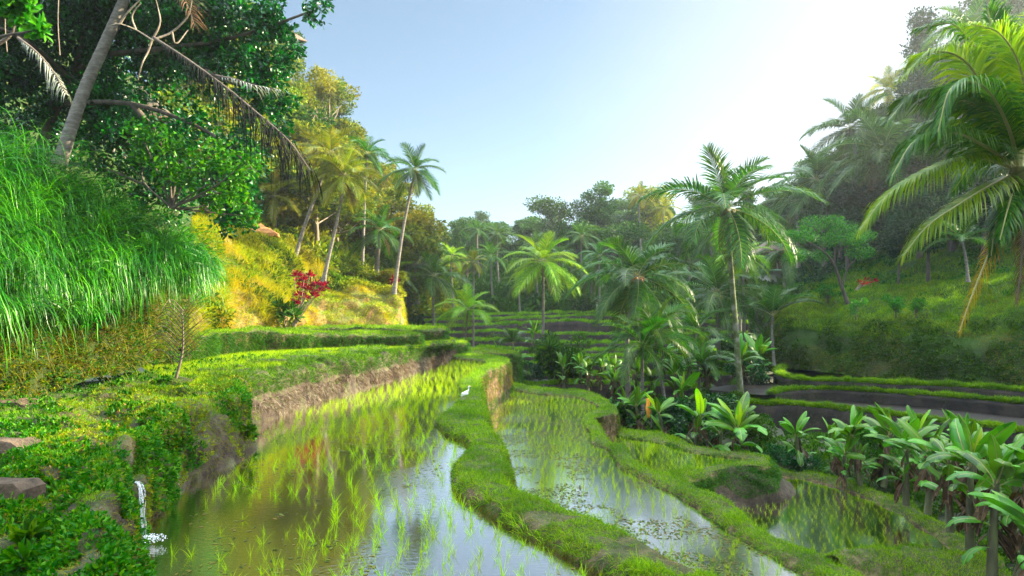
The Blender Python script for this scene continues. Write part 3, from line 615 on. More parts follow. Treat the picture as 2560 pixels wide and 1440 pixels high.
# forest ground cover
for key, m, d, L in (('leftforest', 'leaf_gold', 14, .5), ('backforest', 'leaf_far', 4.5, .8)):
    herbs_on('undergrowth', [key], d, L, M[m], 'dense leafy undergrowth on the %s hill' % ('left' if key[0] == 'l' else 'far'), 'undergrowth', pw=.3, per=8, grow=0)
# right hillside
grass_on('hill_grass', ['right'], 620, .24, .013, M['grass'], 'green grass over the rounded right hillside', rnd=.5, bend=1., pw=.5, grow=0, sel=lambda P, n: (P[:,2] > 1.3+.8*vnoise(P*.35)) & (P[:,1] < 82) & (vnoise(P*.3+8) > -.6))
grass_on('hill_grass', ['right'], 240, .24, .014, M['grass_dry'], 'brownish dry grass in patches on the right hillside', rnd=.5, bend=1.2, pw=.5, grow=0, up=.1, nrm=1, sel=lambda P, n: (P[:,1] < 70) & (vnoise(P*.35+3) > -.1))
herbs_on('hill_plants', ['right'], 75, .13, M['grass_dark'], 'mossy creepers over the steep foot of the right hillside', 'creepers', pw=.4, per=6, grow=0, sel=lambda P, n: (P[:,2] < 2.2) & (P[:,1] < 60) & (vnoise(P*.8+2) > -.1))
grass_on('hill_grass', ['right'], 520, .2, .012, M['grass_dark'], 'dark mossy growth on the steep foot of the right hillside', rnd=.5, bend=1.3, pw=.5, grow=0, up=-.1, nrm=1, sel=lambda P, n: (P[:,2] < 2.0+.6*vnoise(P*.5)) & (P[:,1] < 60) & (vnoise(P*.9) > -.3))
herbs_on('undergrowth', ['right'], 9, .35, M['leaf_blue'], 'dense dark undergrowth high on the right hillside', 'undergrowth', pw=.3, per=8, grow=0, sel=lambda P, n: (P[:,1] > 66) & (P[:,2] > 5))
herbs_on('undergrowth', ['right'], 16, .2, M['herb'], 'light green weeds on the brow of the right hillside', 'weeds', pw=.3, per=7, grow=0, sel=lambda P, n: (P[:,2] > 4.) & (P[:,1] < 75) & (vnoise(P*.4+20) > .12))

# ------------------------------------------------------------------ rice
def rice_mesh(k):
    r = np.random.default_rng(100+k); n = 8+k % 4
    D = np.stack([r.normal(size=n)*.30+.1*r.normal(), r.normal(size=n)*.30, np.ones(n)], 1)
    P = np.stack([r.normal(size=n)*.013, r.normal(size=n)*.013, np.full(n, -.03)], 1)
    global rng
    keep = rng; rng = r
    V, T = blades(P, D, .30*(.55+.7*r.random(n)), .0042*np.ones(n), .45, 4); rng = keep
    return V, T
RV = [rice_mesh(k) for k in range(8)]
RM = [mesh('rice_seedling', v, t, M['rice']) for v, t in RV]
def rice_field(poly, z, sx, sy, ang, sc, dens=None, thin=0.0):
    poly = np.array(poly); lo, hi = poly.min(0)[:2], poly.max(0)[:2]; c = (lo+hi)/2; r = np.linalg.norm(hi-lo)/2+1
    a = np.arange(-r, r, sx); b = np.arange(-r, r, sy); A, Bq = np.meshgrid(a, b); A = A.ravel(); Bq = Bq.ravel()
    A = A+rng.normal(size=len(A))*sx*.16+.25*np.sin(Bq*.8); Bq = Bq+rng.normal(size=len(A))*sy*.3
    P = np.stack([c[0]+A*math.cos(ang)-Bq*math.sin(ang), c[1]+A*math.sin(ang)+Bq*math.cos(ang), np.full(len(A), z)], 1)
    P = P[inpoly(P, poly) & inframe(P, 60)]
    P = P[rng.random(len(P)) > thin+.25*(vnoise(P*.5) > .25)]
    return P, sc*(.6+.6*rng.random(len(P)))
def shrink(L, R, off, side=-1):
    L = spline(L, n=160); R = spline(R, n=160); d = L-R; d[:,2] = 0; return L+unit(d)*off
s1 = shrink(B1L, B1R, .14); shore = np.array([G(*p) for p in A0[0]]); shore[:,2] = 0
poly1 = np.vstack([s1[s1[:,1] < 36], [[1.5,5.5,0],[-3.6,5.5,0]], spline(shore+np.array([.38,0,0]), n=60)])
R1, S1 = rice_field(poly1, 0, .31, .18, .12, .74, thin=.08)
k = ~((R1[:,0] < -2.9) & (R1[:,1] < 9.9) & (rng.random(len(R1)) < .6)); R1, S1 = R1[k], S1[k]
s2 = shrink(B2L, B2R, .12)
R2, S2 = rice_field(np.vstack([s2, [[4.5,6,0]], lvl(c1b+np.array([.7,0,0]), 0)]), -1.5, .27, .17, -.25, .60, thin=.05)
R3_, S3 = rice_field(P3, -2.4, .24, .2, .1, .62)
R4, S4 = rice_field(P4, -3.5, .26, .2, -.3, .55, thin=.12)
allP = np.vstack([R1, R2, R3_, R4]); allS = np.concatenate([S1, S2, S3, S4])
wh = np.repeat([0,1,2,3], [len(R1), len(R2), len(R3_), len(R4)])
o_ = np.argsort(dist(allP)/allS); first = set(o_[:300].tolist())
for i in o_[:300]:
    r = ob('rice_seedling', RM[i % 8], loc=allP[i], rot=(0, 0, rng.uniform(0, 6.28)), sc=float(allS[i]))
    lab = ['bright green rice seedling clump standing in the muddy left paddy', 'bright green rice seedling clump standing in the middle paddy', '', 'rice seedling clump in the dark water of the lowest right paddy'][wh[i]]
    prop(r, lab, 'rice seedling', ['rice seedlings in the left paddy', 'rice seedlings in the middle paddy', '', 'rice seedlings in the lowest paddy'][wh[i]])
VV, TT, o = [], [], 0
for i in o_[300:]:
    v, t = RV[i % 8]; a = rng.uniform(0, 6.28); s = allS[i]; w = 1+.03*max(0, dist(allP[i:i+1])[0]-12)
    rot = np.array([[math.cos(a), -math.sin(a), 0], [math.sin(a), math.cos(a), 0], [0,0,1]])
    VV.append((v*s)@rot.T+allP[i]); TT.append(t+o); o += len(v)
prop(ob('rice_seedlings', mesh('rice_seedlings', np.concatenate(VV), np.concatenate(TT), M['rice'])), 'rows of further rice seedlings standing in the flooded paddies', 'rice seedlings', kind='stuff')
# floating bits
fl = []
for poly, z, d in ((poly1, .006, 22), (np.vstack([s2, [[4.5,6,0]], lvl(c1b+np.array([.5,0,0]), 0)]), -1.494, 120)):
    P = scatter_poly(poly, d*2.2, z); P = P[(vnoise(P*.9)+.5*vnoise(P*3) > .05)]; fl.append(P)
P = np.vstack(fl); D = R3(len(P)); D[:,2] = 0
s = unit(D); q = np.stack([-s[:,1], s[:,0], 0*s[:,0]], 1); L = (.03+.08*rng.random(len(P)))[:,None]
V = np.stack([P-s*L*.5, P+q*L*.22, P+s*L*.5, P-q*L*.22], 1).reshape(-1,3)
prop(ob('floating_leaves', mesh('floating_leaves', V, np.arange(len(V)).reshape(-1,4), leafmat('floating_bit', [(.03,.05,.015), (.08,.10,.03), (.12,.09,.04)], .1, .5))), 'small leaves and weed bits floating on the paddy water', 'floating leaves', kind='stuff')

# ------------------------------------------------------------------ palm fronds
def frond(L, elev, bend, npair, wl, hang, seed, ll=.30, curl=0, vee=.35):
    r = np.random.default_rng(seed); ns = 40; s = np.linspace(0, 1, ns)
    an = elev-bend*s**1.25; ds = L/(ns-1)
    x = np.r_[0, np.cumsum(np.cos(an[:-1])*ds)]; z = np.r_[0, np.cumsum(np.sin(an[:-1])*ds)]; y = curl*L*s**2
    Pc = np.stack([x, y, z], 1); mb = MB()
    tube(mb, Pc[::3], .022*L/4*(1-.85*s[::3])+.004, 4, 1, False)
    t = np.linspace(.14, .995, npair)
    P = np.stack([np.interp(t, s, Pc[:,i]) for i in range(3)], 1)
    Tn = np.stack([np.interp(t, s, np.gradient(Pc[:,i])) for i in range(3)], 1); Tn = unit(Tn)
    Sd = unit(np.cross(Tn, [0,0,1.])+1e-6); Up = np.cross(Sd, Tn)
    prof = np.interp(t, [.14,.22,.4,.65,.85,1], [.35,.75,1,.92,.62,.3])*ll*L
    for sg in (-1, 1):
        a = np.interp(t, [0, 1], [1.15, .45])+r.normal(size=npair)*.07
        d = unit(Tn*np.cos(a)[:,None]+sg*Sd*np.sin(a)[:,None]+Up*vee)
        l = (prof*(1+.12*r.normal(size=npair)))[:,None]
        w = wl*(1+0*l)
        hg = hang*(1+.3*r.normal(size=npair))[:,None]
        d2 = unit(d-np.array([0,0,1])*hg*.55); d3 = unit(d-np.array([0,0,1])*hg*1.3)
        wd = Tn*w*.5
        p1 = P+d*l*.3; p2 = p1+d2*l*.37; p3 = p2+d3*l*.33
        V = np.stack([P-wd*.5, P+wd*.5, p1-wd, p1+wd, p2-wd*.75, p2+wd*.75, p3], 1).reshape(-1,3)
        Q = (np.array([[0,1,3],[0,3,2],[2,3,5],[2,5,4],[4,5,6]])[None]+(np.arange(npair)*7)[:,None,None]).reshape(-1,3)
        mb.add(V, Q, 0)
    return mb
ELEV = [1.45, 1.15, .85, .55, .25, -.1, -.5, -.95]
BEND = [.55, .85, 1.05, 1.15, 1.1, .95, .7, .4]
FR = {}
def frondset(key, m, rib, npair, wl, hangs=(.25,.35,.5,.7,.9,1.1,1.2,1.0)):
    out = []
    for i, (e, b) in enumerate(zip(ELEV, BEND)):
        out.append([frond(1.0*4, e, b*(1+.1*j), npair, wl, hangs[i], 10*i+j, ll=.34, curl=(.08 if j else -.06)) for j in (0, 1)])
    FR[key] = (out, [[f.mesh('frond', [m, rib], False) for f in p] for p in out])
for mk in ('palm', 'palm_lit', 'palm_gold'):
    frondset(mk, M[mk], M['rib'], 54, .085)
frondset('palm_dead', M['palm_dead'], M['rib_dead'], 30, .05, (.8,)*8)
def trunk(mb, pts, r0, r1, n=10, flare=1.5, segs=26):
    P = spline(np.array(pts), n=segs); t = np.linspace(0, 1, segs)
    R = r0+(r1-r0)*t; R = R*(1+(flare-1)*np.exp(-t*14)); tube(mb, P, R*(1+.03*np.sin(np.arange(segs)*2.3)), n, 0, True)
def nutmesh(col):
    mb = MB()
    for k in range(6):
        a = k*1.05; blob(mb, (.25*math.cos(a), .25*math.sin(a), -.18-.08*(k % 2)), (.12,.12,.15), 8)
    return mb.mesh('coconuts', col, True)
M['nut'] = rockmat('coconut_skin', [(.4, (.07,.10,.02)), (.6, (.13,.12,.04))], 3, .7, .1, spec=.1)
M['nut_orange'] = rockmat('ripe_coconut_skin', [(.4, (.32,.12,.02)), (.6, (.4,.2,.04))], 3, .5, .1)
NUT = {'g': nutmesh(M['nut']), 'o': nutmesh(M['nut_orange'])}
def palm(base, mids, top, L, n, label, mk='palm', group=None, seed=0, dead=2, nuts='g', tr=.13, low=-.7, tmat='trunk', detail=True, cat='palm tree', name='palm_tree', hi=1.5):
    """base/mids/top: world points of the trunk line"""
    r = np.random.default_rng(seed); b = np.array(base, float)
    root = empty(name, b, label, cat, group)
    mb = MB(); trunk(mb, [np.array(p)-b for p in [base]+mids+[top]], tr, tr*.62)
    ob('trunk', mb.mesh('trunk', M[tmat], True), root)
    t = np.array(top)-b; jobs = []
    for i in range(n):
        u = (i+.5)/n; e = hi-(hi-low)*u**.85+r.normal()*.08; az = i*2.39996+r.normal()*.12+seed
        jobs.append((e, az, L*(.72+.35*min(1, u*2.2))*(1+.08*r.normal()), mk))
    for i in range(dead): jobs.append((-.9-.2*r.random(), r.uniform(0, 6.28), L*.8, 'palm_dead'))
    big = MB() if not detail else None
    for e, az, l, key in jobs:
        i = int(np.argmin([abs(e-q) for q in ELEV])); j = r.integers(2); de = e-ELEV[i]
        if detail:
            ob('frond', FR[key][1][i][j], root, t, (r.normal()*.12, -de, az), l/4)
        else:
            for V, Q in zip(*[FR[key][0][i][j].V, FR[key][0][i][j].Q]): pass
            f = FR[key][0][i][j]; V, Q = f.arrays()
            Rm = np.array(Euler((r.normal()*.12, -de, az)).to_matrix()); base_n = big.n
            V = (V*l/4)@Rm.T+t; big.V.append(V); o = 0
            for q in Q: big.Q.append(q+base_n)
            big.n += len(V); big.M += [(m_ if key != 'palm_dead' else 2) for m_ in f.M]
    if not detail:
        me = mesh('crown', np.concatenate(big.V), big.Q, [M[mk], M['rib'], M['palm_dead']], False, big.M); ob('crown', me, root)
    if nuts: ob('coconuts', NUT[nuts], root, t, (0,0,0), L/3.2)
    return root

# trunk line in sight-line form: (px,py) list with depth
def pl(Y, pts): return [U(a, b, Y) for a, b in pts]
GR = np.concatenate([SURF[k][0].reshape(-1, 3) for k in ('gold', 'leftslope', 'leftforest', 'backforest', 'right', 'midbank', 'bananabank', 'path', 'bank0')])
def ground_z(p, cap):
    """height of the land under p (never raises the foot, lowers it by at most cap)"""
    d = np.hypot(GR[:,0]-p[0], GR[:,1]-p[1]); q = GR[d < max(1.0, d.min()+.3)]
    z = q[:,2].max() if d.min() < 2.5 else -4.6
    return max(min(p[2], z-.05), p[2]-cap)
def P_(Y, pts, rpx, n, label, **kw):
    w = pl(Y, pts); w[0] = np.array([w[0][0], w[0][1], ground_z(w[0], 9)]); return palm(w[0], w[1:-1], w[-1], rpx*Y/F, n, label, **kw)
P_(39, [(1862,1075),(1850,960),(1838,800),(1826,650),(1818,520)], 195, 21, 'tallest coconut palm in the valley, on a long moss covered trunk above the banana plants', seed=3, tmat='trunk_moss', tr=.2, low=-.45, dead=2)
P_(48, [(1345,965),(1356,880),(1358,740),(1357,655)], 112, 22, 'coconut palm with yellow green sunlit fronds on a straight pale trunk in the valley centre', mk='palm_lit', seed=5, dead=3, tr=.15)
P_(41, [(1572,1000),(1567,880),(1575,780),(1594,690)], 160, 22, 'large green coconut palm right of the valley centre with orange brown flower stalks', seed=8, dead=1, nuts='o', tr=.17, low=-.9)
P_(36, [(1668,1010),(1655,960),(1640,900),(1641,835)], 125, 17, 'smaller coconut palm with upright fronds on a thin dark curved trunk', seed=12, dead=0, tr=.11, low=-.3)
P_(35, [(1608,1075),(1606,980),(1606,900),(1604,865)], 130, 12, 'short coconut palm with one low frond sweeping left over the terraces', seed=15, dead=1, tr=.12, low=-.6, nuts=None)
P_(54, [(1802,905),(1795,820),(1793,735)], 145, 19, 'coconut palm with orange nuts behind the tallest mossy palm', seed=18, nuts='o', tr=.2, dead=1)
P_(43, [(1752,965),(1747,930),(1745,905)], 105, 10, 'young feathery palm without a tall trunk standing among the banana plants', seed=21, nuts=None, dead=0, tr=.12, low=0.1)
P_(50, [(1738,955),(1738,880),(1742,830)], 110, 10, 'half hidden coconut palm left of the mossy trunk', seed=22, nuts=None, dead=0, tr=.12, low=0.0)
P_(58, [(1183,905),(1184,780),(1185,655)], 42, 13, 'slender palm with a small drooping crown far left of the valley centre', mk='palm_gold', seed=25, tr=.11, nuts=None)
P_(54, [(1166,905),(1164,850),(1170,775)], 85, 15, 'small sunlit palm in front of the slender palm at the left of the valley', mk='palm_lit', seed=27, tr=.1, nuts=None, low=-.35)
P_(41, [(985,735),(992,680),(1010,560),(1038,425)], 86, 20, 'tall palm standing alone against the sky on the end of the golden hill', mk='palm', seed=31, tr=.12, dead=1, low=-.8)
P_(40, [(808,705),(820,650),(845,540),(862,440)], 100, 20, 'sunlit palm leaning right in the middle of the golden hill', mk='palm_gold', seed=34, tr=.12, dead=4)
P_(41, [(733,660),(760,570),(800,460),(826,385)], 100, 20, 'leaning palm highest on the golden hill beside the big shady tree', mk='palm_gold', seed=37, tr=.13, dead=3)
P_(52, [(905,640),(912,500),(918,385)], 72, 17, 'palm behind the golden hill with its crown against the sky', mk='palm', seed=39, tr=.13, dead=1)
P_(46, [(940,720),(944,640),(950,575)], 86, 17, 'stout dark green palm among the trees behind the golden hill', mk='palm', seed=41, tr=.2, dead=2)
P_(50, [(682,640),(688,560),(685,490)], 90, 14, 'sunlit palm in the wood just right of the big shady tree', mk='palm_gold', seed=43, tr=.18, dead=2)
# right hillside palms
P_(70, [(2062,610),(2055,530),(2040,450)], 130, 18, 'coconut palm against the bright sky left of the big palms on the right hill', seed=51, tr=.2, dead=1)
P_(62, [(2268,510),(2240,440),(2205,375)], 150, 20, 'large leaning palm with orange nuts on the right hillside', seed=53, nuts='o', tr=.2, dead=1)
P_(74, [(2165,520),(2145,420),(2125,320)], 110, 18, 'palm rising behind the leaning palm on the right hill', seed=55, tr=.2, dead=1)
P_(78, [(1996,640),(1994,570),(1990,505)], 85, 15, 'dark palm low against the bright sky with two hanging dead fronds', seed=57, tr=.22, dead=2, low=-.1)
P_(62, [(1962,740),(1960,690),(1958,625)], 90, 15, 'palm with a mossy trunk in front of the pavilion', seed=59, tmat='trunk_moss', tr=.18, dead=1)
P_(88, [(2225,420),(2222,330),(2218,225)], 70, 15, 'far palm on the skyline below the conical tree', mk='palm_gold', seed=61, tr=.2, dead=0, detail=False)
P_(60, [(2440,300),(2435,200),(2425,75)], 110, 16, 'tall dark palm at the top right corner behind the near palm', seed=63, tr=.2)
P_(56, [(1862,780),(1858,700),(1856,640)], 80, 14, 'bright backlit palm just right of the mossy trunk', mk='palm_lit', seed=65, tr=.15)
P_(70, [(2100,640),(2105,590),(2110,540)], 75, 13, 'small palm on the slope above the leaning garden tree', seed=67, tr=.15)
P_(48, [(2420,700),(2415,650),(2405,600)], 90, 10, 'grey green young palm at the wood edge on the right hillside', seed=69, tr=.12, nuts=None, dead=0, low=.1)
P_(50, [(1935,890),(1930,830),(1932,790)], 110, 9, 'young palm with upright dark fronds at the left end of the right hillside', seed=71, tr=.12, nuts=None, dead=0, low=.5)
P_(60, [(1905,960),(1900,930),(1898,905)], 95, 9, 'young low palm beside the foot of the right hillside', seed=72, tr=.12, nuts=None, dead=0, low=.4)
P_(48, [(1285,905),(1284,880),(1282,860)], 60, 10, 'young trunkless palm in front of the far terraces', seed=73, tr=.1, nuts=None, dead=0, low=.5)
VP = [(58,985,790,690,95,'big feathery palm at the left foot of the far wood'), (60,1085,810,690,95,'big feathery palm beside the far terraces'), (64,1040,760,660,80,'feathery palm squeezed between the two big ones'),
      (80,1130,720,640,50,'yellowish palm behind the slender palm'), (95,1245,700,585,45,'palm crown rising over the far left skyline'), (105,1100,640,585,36,'dry looking palm on the left skyline'),
      (88,1230,740,640,55,'greyish palm in the shade of the far wood'), (92,1455,700,590,50,'hazy palm on a thin trunk behind the yellow green palm'), (85,1480,800,690,60,'low wide palm in the shade of the far wood right of centre'),
      (82,1300,790,700,50,'low palm in the shade of the far wood left of the yellow green palm'), (98,1195,640,575,36,'small palm crown on the far skyline'), (76,1690,760,680,75,'hazy palm behind the large green palm'),
      (70,1850,720,650,80,'hazy backlit palm behind the tallest palm'), (108,1600,560,490,45,'palm crown in the sunny mist on the ridge'), (74,1500,720,640,60,'palm with a pale frond in the misty valley'), (84,1780,640,585,60,'palm in the sunny mist left of the mossy trunk'),
      (66,1640,770,720,75,'low palm filling the gap behind the large green palm'), (60,1890,800,740,70,'low palm right of the mossy trunk'), (96,1400,700,640,48,'dim palm between thin trunks in the far wood'), (90,1340,660,610,45,'dim palm under the far skyline'),
      (110,1660,560,520,40,'tiny palm on the misty ridge'), (80,2020,700,660,60,'palm below the skyline palms left of the garden tree'), (90,2330,330,250,60,'palm tucked beside the conical tree'), (75,2350,560,500,80,'dim palm inside the right hill wood')]
for i, (Y, px, pb, pc, r, lab) in enumerate(VP):
    P_(Y, [(px+4, pb), (px-2, (pb+pc)/2), (px, pc)], r, 15, lab, seed=80+i, detail=False, nuts=None, tr=.16, mk='palm_lit' if i == 3 or i == 12 else ('palm_gold' if i in (5, 13, 20) else 'palm'))

# ------------------------------------------------------------------ the big near palm at the right edge
NF = MB()
Yn = 11.5; bn = U(2780, 1300, Yn+.5); tn = U(2552, 425, Yn)
NP = empty('palm_tree', bn, 'big coconut palm cut by the right edge with huge fronds sweeping left and green nuts', 'palm tree')
mb = MB(); trunk(mb, [bn*0, U(2700, 900, Yn+.3)-bn, U(2585, 600, Yn)-bn, tn-bn], .17, .13, 14); ob('trunk', mb.mesh('trunk', M['trunk'], True), NP)
T0_ = tn-bn; pi = math.pi
def pathfrond(pts, key, ll, hang, npair=95, wl=.036, seed=1, spread=.75, label=None):
    """near frond whose rib follows measured points; pts (px, py, depth)"""
    Pc = spline([U(a, c, d) for a, c, d in pts], n=44); b0 = Pc[0].copy(); Pc = Pc-b0; r = np.random.default_rng(seed); mb = MB(); s = np.linspace(0, 1, 44)
    m, rb = {'g': (M['palm'], M['rib']), 'l': (M['palm_lit'], M['rib']), 'd': (M['palm_dead'], M['rib_dead']), 't': (M['palm_tip'], M['rib'])}[key]
    tube(mb, Pc, .028*(1-.85*s)+.005, 6, 1, False); t = np.linspace(.12, .995, npair)
    P = np.stack([np.interp(t, s, Pc[:,i]) for i in range(3)], 1); Tn = unit(np.stack([np.interp(t, s, np.gradient(Pc[:,i])) for i in range(3)], 1))
    Sd = unit(np.cross(Tn, [0,0,1.])+1e-6); Up = np.cross(Sd, Tn); prof = np.interp(t, [0,.2,.45,.7,.9,1], [.3,.75,1,.85,.5,.3])*ll
    for sg in (-1, 1):
        a = np.interp(t, [0, 1], [1.2, .5])+r.normal(size=npair)*.06
        d = unit(Tn*np.cos(a)[:,None]+sg*Sd*np.sin(a)[:,None]*spread+Up*.2); l = (prof*(1+.10*r.normal(size=npair)))[:,None]; h = hang*(1+.25*r.normal(size=npair))[:,None]
        d2 = unit(d-np.array([0,0,1])*h*.6); d3 = unit(d-np.array([0,0,1])*h*1.5); wd = Tn*wl*.5
        p1 = P+d*l*.25; p2 = p1+d2*l*.37; p3 = p2+d3*l*.38
        V = np.stack([P-wd*.5, P+wd*.5, p1-wd, p1+wd, p2-wd*.8, p2+wd*.8, p3], 1).reshape(-1,3)
        mb.add(V, (np.array([[0,1,3],[0,3,2],[2,3,5],[2,5,4],[4,5,6]])[None]+(np.arange(npair)*7)[:,None,None]).reshape(-1,3), 0)
    o = ob('frond', mb.mesh('frond', [m, rb]), NP, b0-bn)
    if label: o['label'] = label
c0 = (2548,428,11.5)
for k, (p, key, ll, hg, lab) in enumerate([
    ([c0,(2440,392,11.1),(2330,425,10.7),(2220,488,10.5),(2150,575,10.4)], 'l', .85, 1.3, None), ([c0,(2500,330,11.3),(2430,262,11),(2350,232,10.8),(2280,240,10.7),(2222,300,10.6)], 'g', .85, .9, None),
    ([c0,(2525,330,10.9),(2480,240,10.4),(2430,205,10.0),(2375,225,9.8),(2345,330,9.7)], 'g', .95, 1.2, None), ([c0,(2480,462,11),(2400,510,10.7),(2320,565,10.5),(2258,640,10.4)], 'l', .8, 1.3, None),
    ([c0,(2565,300,11.3),(2550,170,11),(2500,85,10.8),(2430,60,10.6)], 'l', .85, .7, None), ([c0,(2550,250,11.7),(2585,90,11.8),(2640,-40,11.9)], 'l', .9, .4, None), ([c0,(2500,250,12.2),(2440,120,12.4),(2380,60,12.5),(2300,70,12.6)], 'g', .85, .8, None),
    ([c0,(2480,350,12.2),(2400,310,12.6),(2310,320,12.9),(2240,400,13)], 'g', .8, 1.0, None), ([c0,(2620,350,12),(2700,330,12.5),(2800,400,13)], 'g', .9, 1, None), ([c0,(2620,400,11),(2720,450,10.5),(2800,560,10)], 'g', .9, 1, None), ([c0,(2590,300,12.5),(2660,180,13.5),(2760,150,14.5)], 'g', .9, .8, None),
    ([c0,(2490,300,11),(2420,160,10.7),(2330,130,10.5),(2260,190,10.4)], 'l', .85, .8, None), ([c0,(2470,370,10.8),(2380,330,10.3),(2290,350,10),(2230,440,9.9)], 'g', .9, 1.1, None), ([c0,(2500,180,11.6),(2470,20,11.6)], 'g', .85, .4, None), ([c0,(2520,520,10.9),(2500,600,10.6)], 'g', .7, 1.4, None),
    ([c0,(2500,400,12.8),(2430,420,14),(2380,480,15)], 'g', .8, 1.1, None), ([c0,(2560,330,13),(2540,230,14.5),(2500,200,16)], 'g', .8, .8, None),
    ([c0,(2512,530,11.2),(2470,640,11),(2430,740,10.9),(2398,830,10.8)], 't', .5, 2.2, 'hanging frond with dry brown and yellow leaflets'), ([c0,(2556,560,11.2),(2552,680,11.1),(2540,760,11)], 'd', .45, 2.2, 'dead brown frond hanging beside the trunk'), ([c0,(2520,480,11.2),(2490,560,11),(2478,640,10.9)], 'g', .5, 1.8, None)]):
    pathfrond(p, key, ll, hg, seed=300+k, label=lab, npair=60 if key in 'td' else 120, wl=.03 if key in 'td' else .04)
for k in range(7):
    a = k*.9+2.6; mb = MB(); rr = .115; cpos = T0_+np.array([-.22*abs(math.cos(a))-.05, -.28+.1*math.sin(a*3), -.12-.11*(k % 4)]); blob(mb, cpos, (rr, rr, rr*1.15), 14); ob('coconut', mb.mesh('coconut', M['nut'] if k < 5 else M['bark'], True), NP)
# ------------------------------------------------------------------ broadleaf trees
def crown_pts(r, kind, n):
    P = r.normal(size=(n*3, 3)); P = unit(P)*(r.random((n*3, 1))**.45)
    if kind == 'round': P = P[:n]*[1, 1, .85]
    elif kind == 'cone': z = r.random(n)**1.3; a = r.uniform(0, 6.28, n); q = (1-z)*(.3+.7*r.random(n)); P = np.stack([np.cos(a)*q, np.sin(a)*q, z*2-1], 1)
    elif kind == 'umbrella': P = P[:n]*[1.25, 1.25, .4]+[0, 0, .35]
    elif kind == 'column': P = P[:n]*[.6, .6, 1.1]
    else: P = P[:n]*[1, 1, .6]
    return P
def tree_mesh(seed, kind, h, cr, ch, ncl, nl, lf, lm, bm='bark', bare=.45, csz=.30):
    """h total height, cr crown radius, ch crown half height -> trunk mesh, crown mesh"""
    r = np.random.default_rng(seed); cz = h-ch
    Pc = crown_pts(r, kind, ncl)*[cr, cr, ch]+[0, 0, cz]; mb = MB()
    t0 = h*bare; tr = max(.10, h*.018)
    lean = r.normal(size=2)*h*.03
    ax = [np.array([0, 0, -.4]), np.array([lean[0]*.3, lean[1]*.3, t0*.5]), np.array([lean[0], lean[1], t0]), np.array([lean[0]*1.2, lean[1]*1.2, cz+ch*.5])]
    tube(mb, spline(ax, n=12), np.linspace(tr*1.3, tr*.35, 12), 7)
    for p in Pc[:min(14, ncl)]:
        q = ax[2]*(.6+.4*r.random()); q = np.array([q[0], q[1], t0*(.75+.5*r.random())]); mid = (q+p)/2+np.array([0, 0, -.1*h*r.random()])
        tube(mb, spline([q, mid, p], n=6), np.linspace(tr*.42, tr*.08, 6), 5)
    cs = cr*csz*(.6+.8*r.random(ncl)); c = r.integers(ncl, size=nl)
    d = unit(r.normal(size=(nl, 3))); rad = r.random(nl)**.4
    P = Pc[c]+d*(cs[c]*rad)[:,None]*[1, 1, .7]
    global rng
    k_ = rng; rng = r
    D = d*.8+r.normal(size=(nl, 3))*.6+[0, 0, .15]
    V, T = diamonds(P, D, lf*(.6+.8*r.random(nl)), lf*.6*(.6+.8*r.random(nl))); rng = k_
    return mb.mesh('trunk', M[bm], True), mesh('crown', V, T, M[lm])
TP = {}
for i, (k, a) in enumerate({
    'round_g': ('round', 9, 3.2, 3, 26, 5200, .34, 'leaf_far'), 'round_b': ('round', 9, 3.4, 3, 26, 6500, .30, 'leaf_blue'),
    'round_y': ('round', 9, 3.2, 3, 24, 5200, .32, 'leaf_gold'), 'umb_g': ('umbrella', 10, 3.6, 3, 26, 4200, .3, 'leaf_far'),
    'umb_y': ('umbrella', 10, 3.4, 3.2, 22, 4200, .3, 'leaf_gold'), 'cone_b': ('cone', 18, 4.2, 8, 90, 17000, .32, 'leaf_blue'),
    'col_g': ('column', 11, 3.2, 4, 26, 5200, .3, 'leaf_far'), 'col_y': ('column', 10, 3.2, 3.6, 26, 5000, .3, 'leaf_gold'),
    'bush_m': ('round', 3, 1.6, 1.3, 16, 3000, .17, 'leaf_mid'), 'bush_g': ('round', 3, 1.8, 1.3, 16, 3000, .2, 'leaf_far'),
    'bush_y': ('round', 3, 1.7, 1.3, 16, 2800, .2, 'leaf_gold'), 'light_m': ('round', 7, 3, 2.2, 20, 3600, .22, 'leaf_mid'),
    'bush_d': ('round', 3, 1.7, 1.4, 16, 3600, .15, 'leaf_dark')}.items()):
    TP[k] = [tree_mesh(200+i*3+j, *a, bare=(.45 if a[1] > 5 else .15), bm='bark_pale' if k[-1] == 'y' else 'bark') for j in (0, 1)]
TH = {'cone_b': 18, 'bush_m': 3, 'bush_g': 3, 'bush_y': 3, 'bush_d': 3, 'light_m': 7, 'umb_g': 10, 'umb_y': 10, 'col_g': 11, 'col_y': 10}
def tree(kind, px, pb, pt, Y, label, wide=1., group=None, cat='tree', name='tree', base=None):
    """pb / pt: rows of base and top"""
    b = U(px, pb, Y) if base is None else base; h = (pb-pt)*Y/F; s = h/TH.get(kind, 9); i = rng.integers(2)
    z = ground_z(b, 7 if h > 4 else .5); sz = (h+b[2]-z)/TH.get(kind, 9); b = np.array([b[0], b[1], z])
    r = empty(name, b, label, cat, group, rz=rng.uniform(0, 6.28))
    r.scale = (s*wide, s*wide, sz)
    ob('trunk' if cat == 'tree' else 'stem', TP[kind][i][0], r); ob('crown' if cat == 'tree' else 'foliage', TP[kind][i][1], r); return r
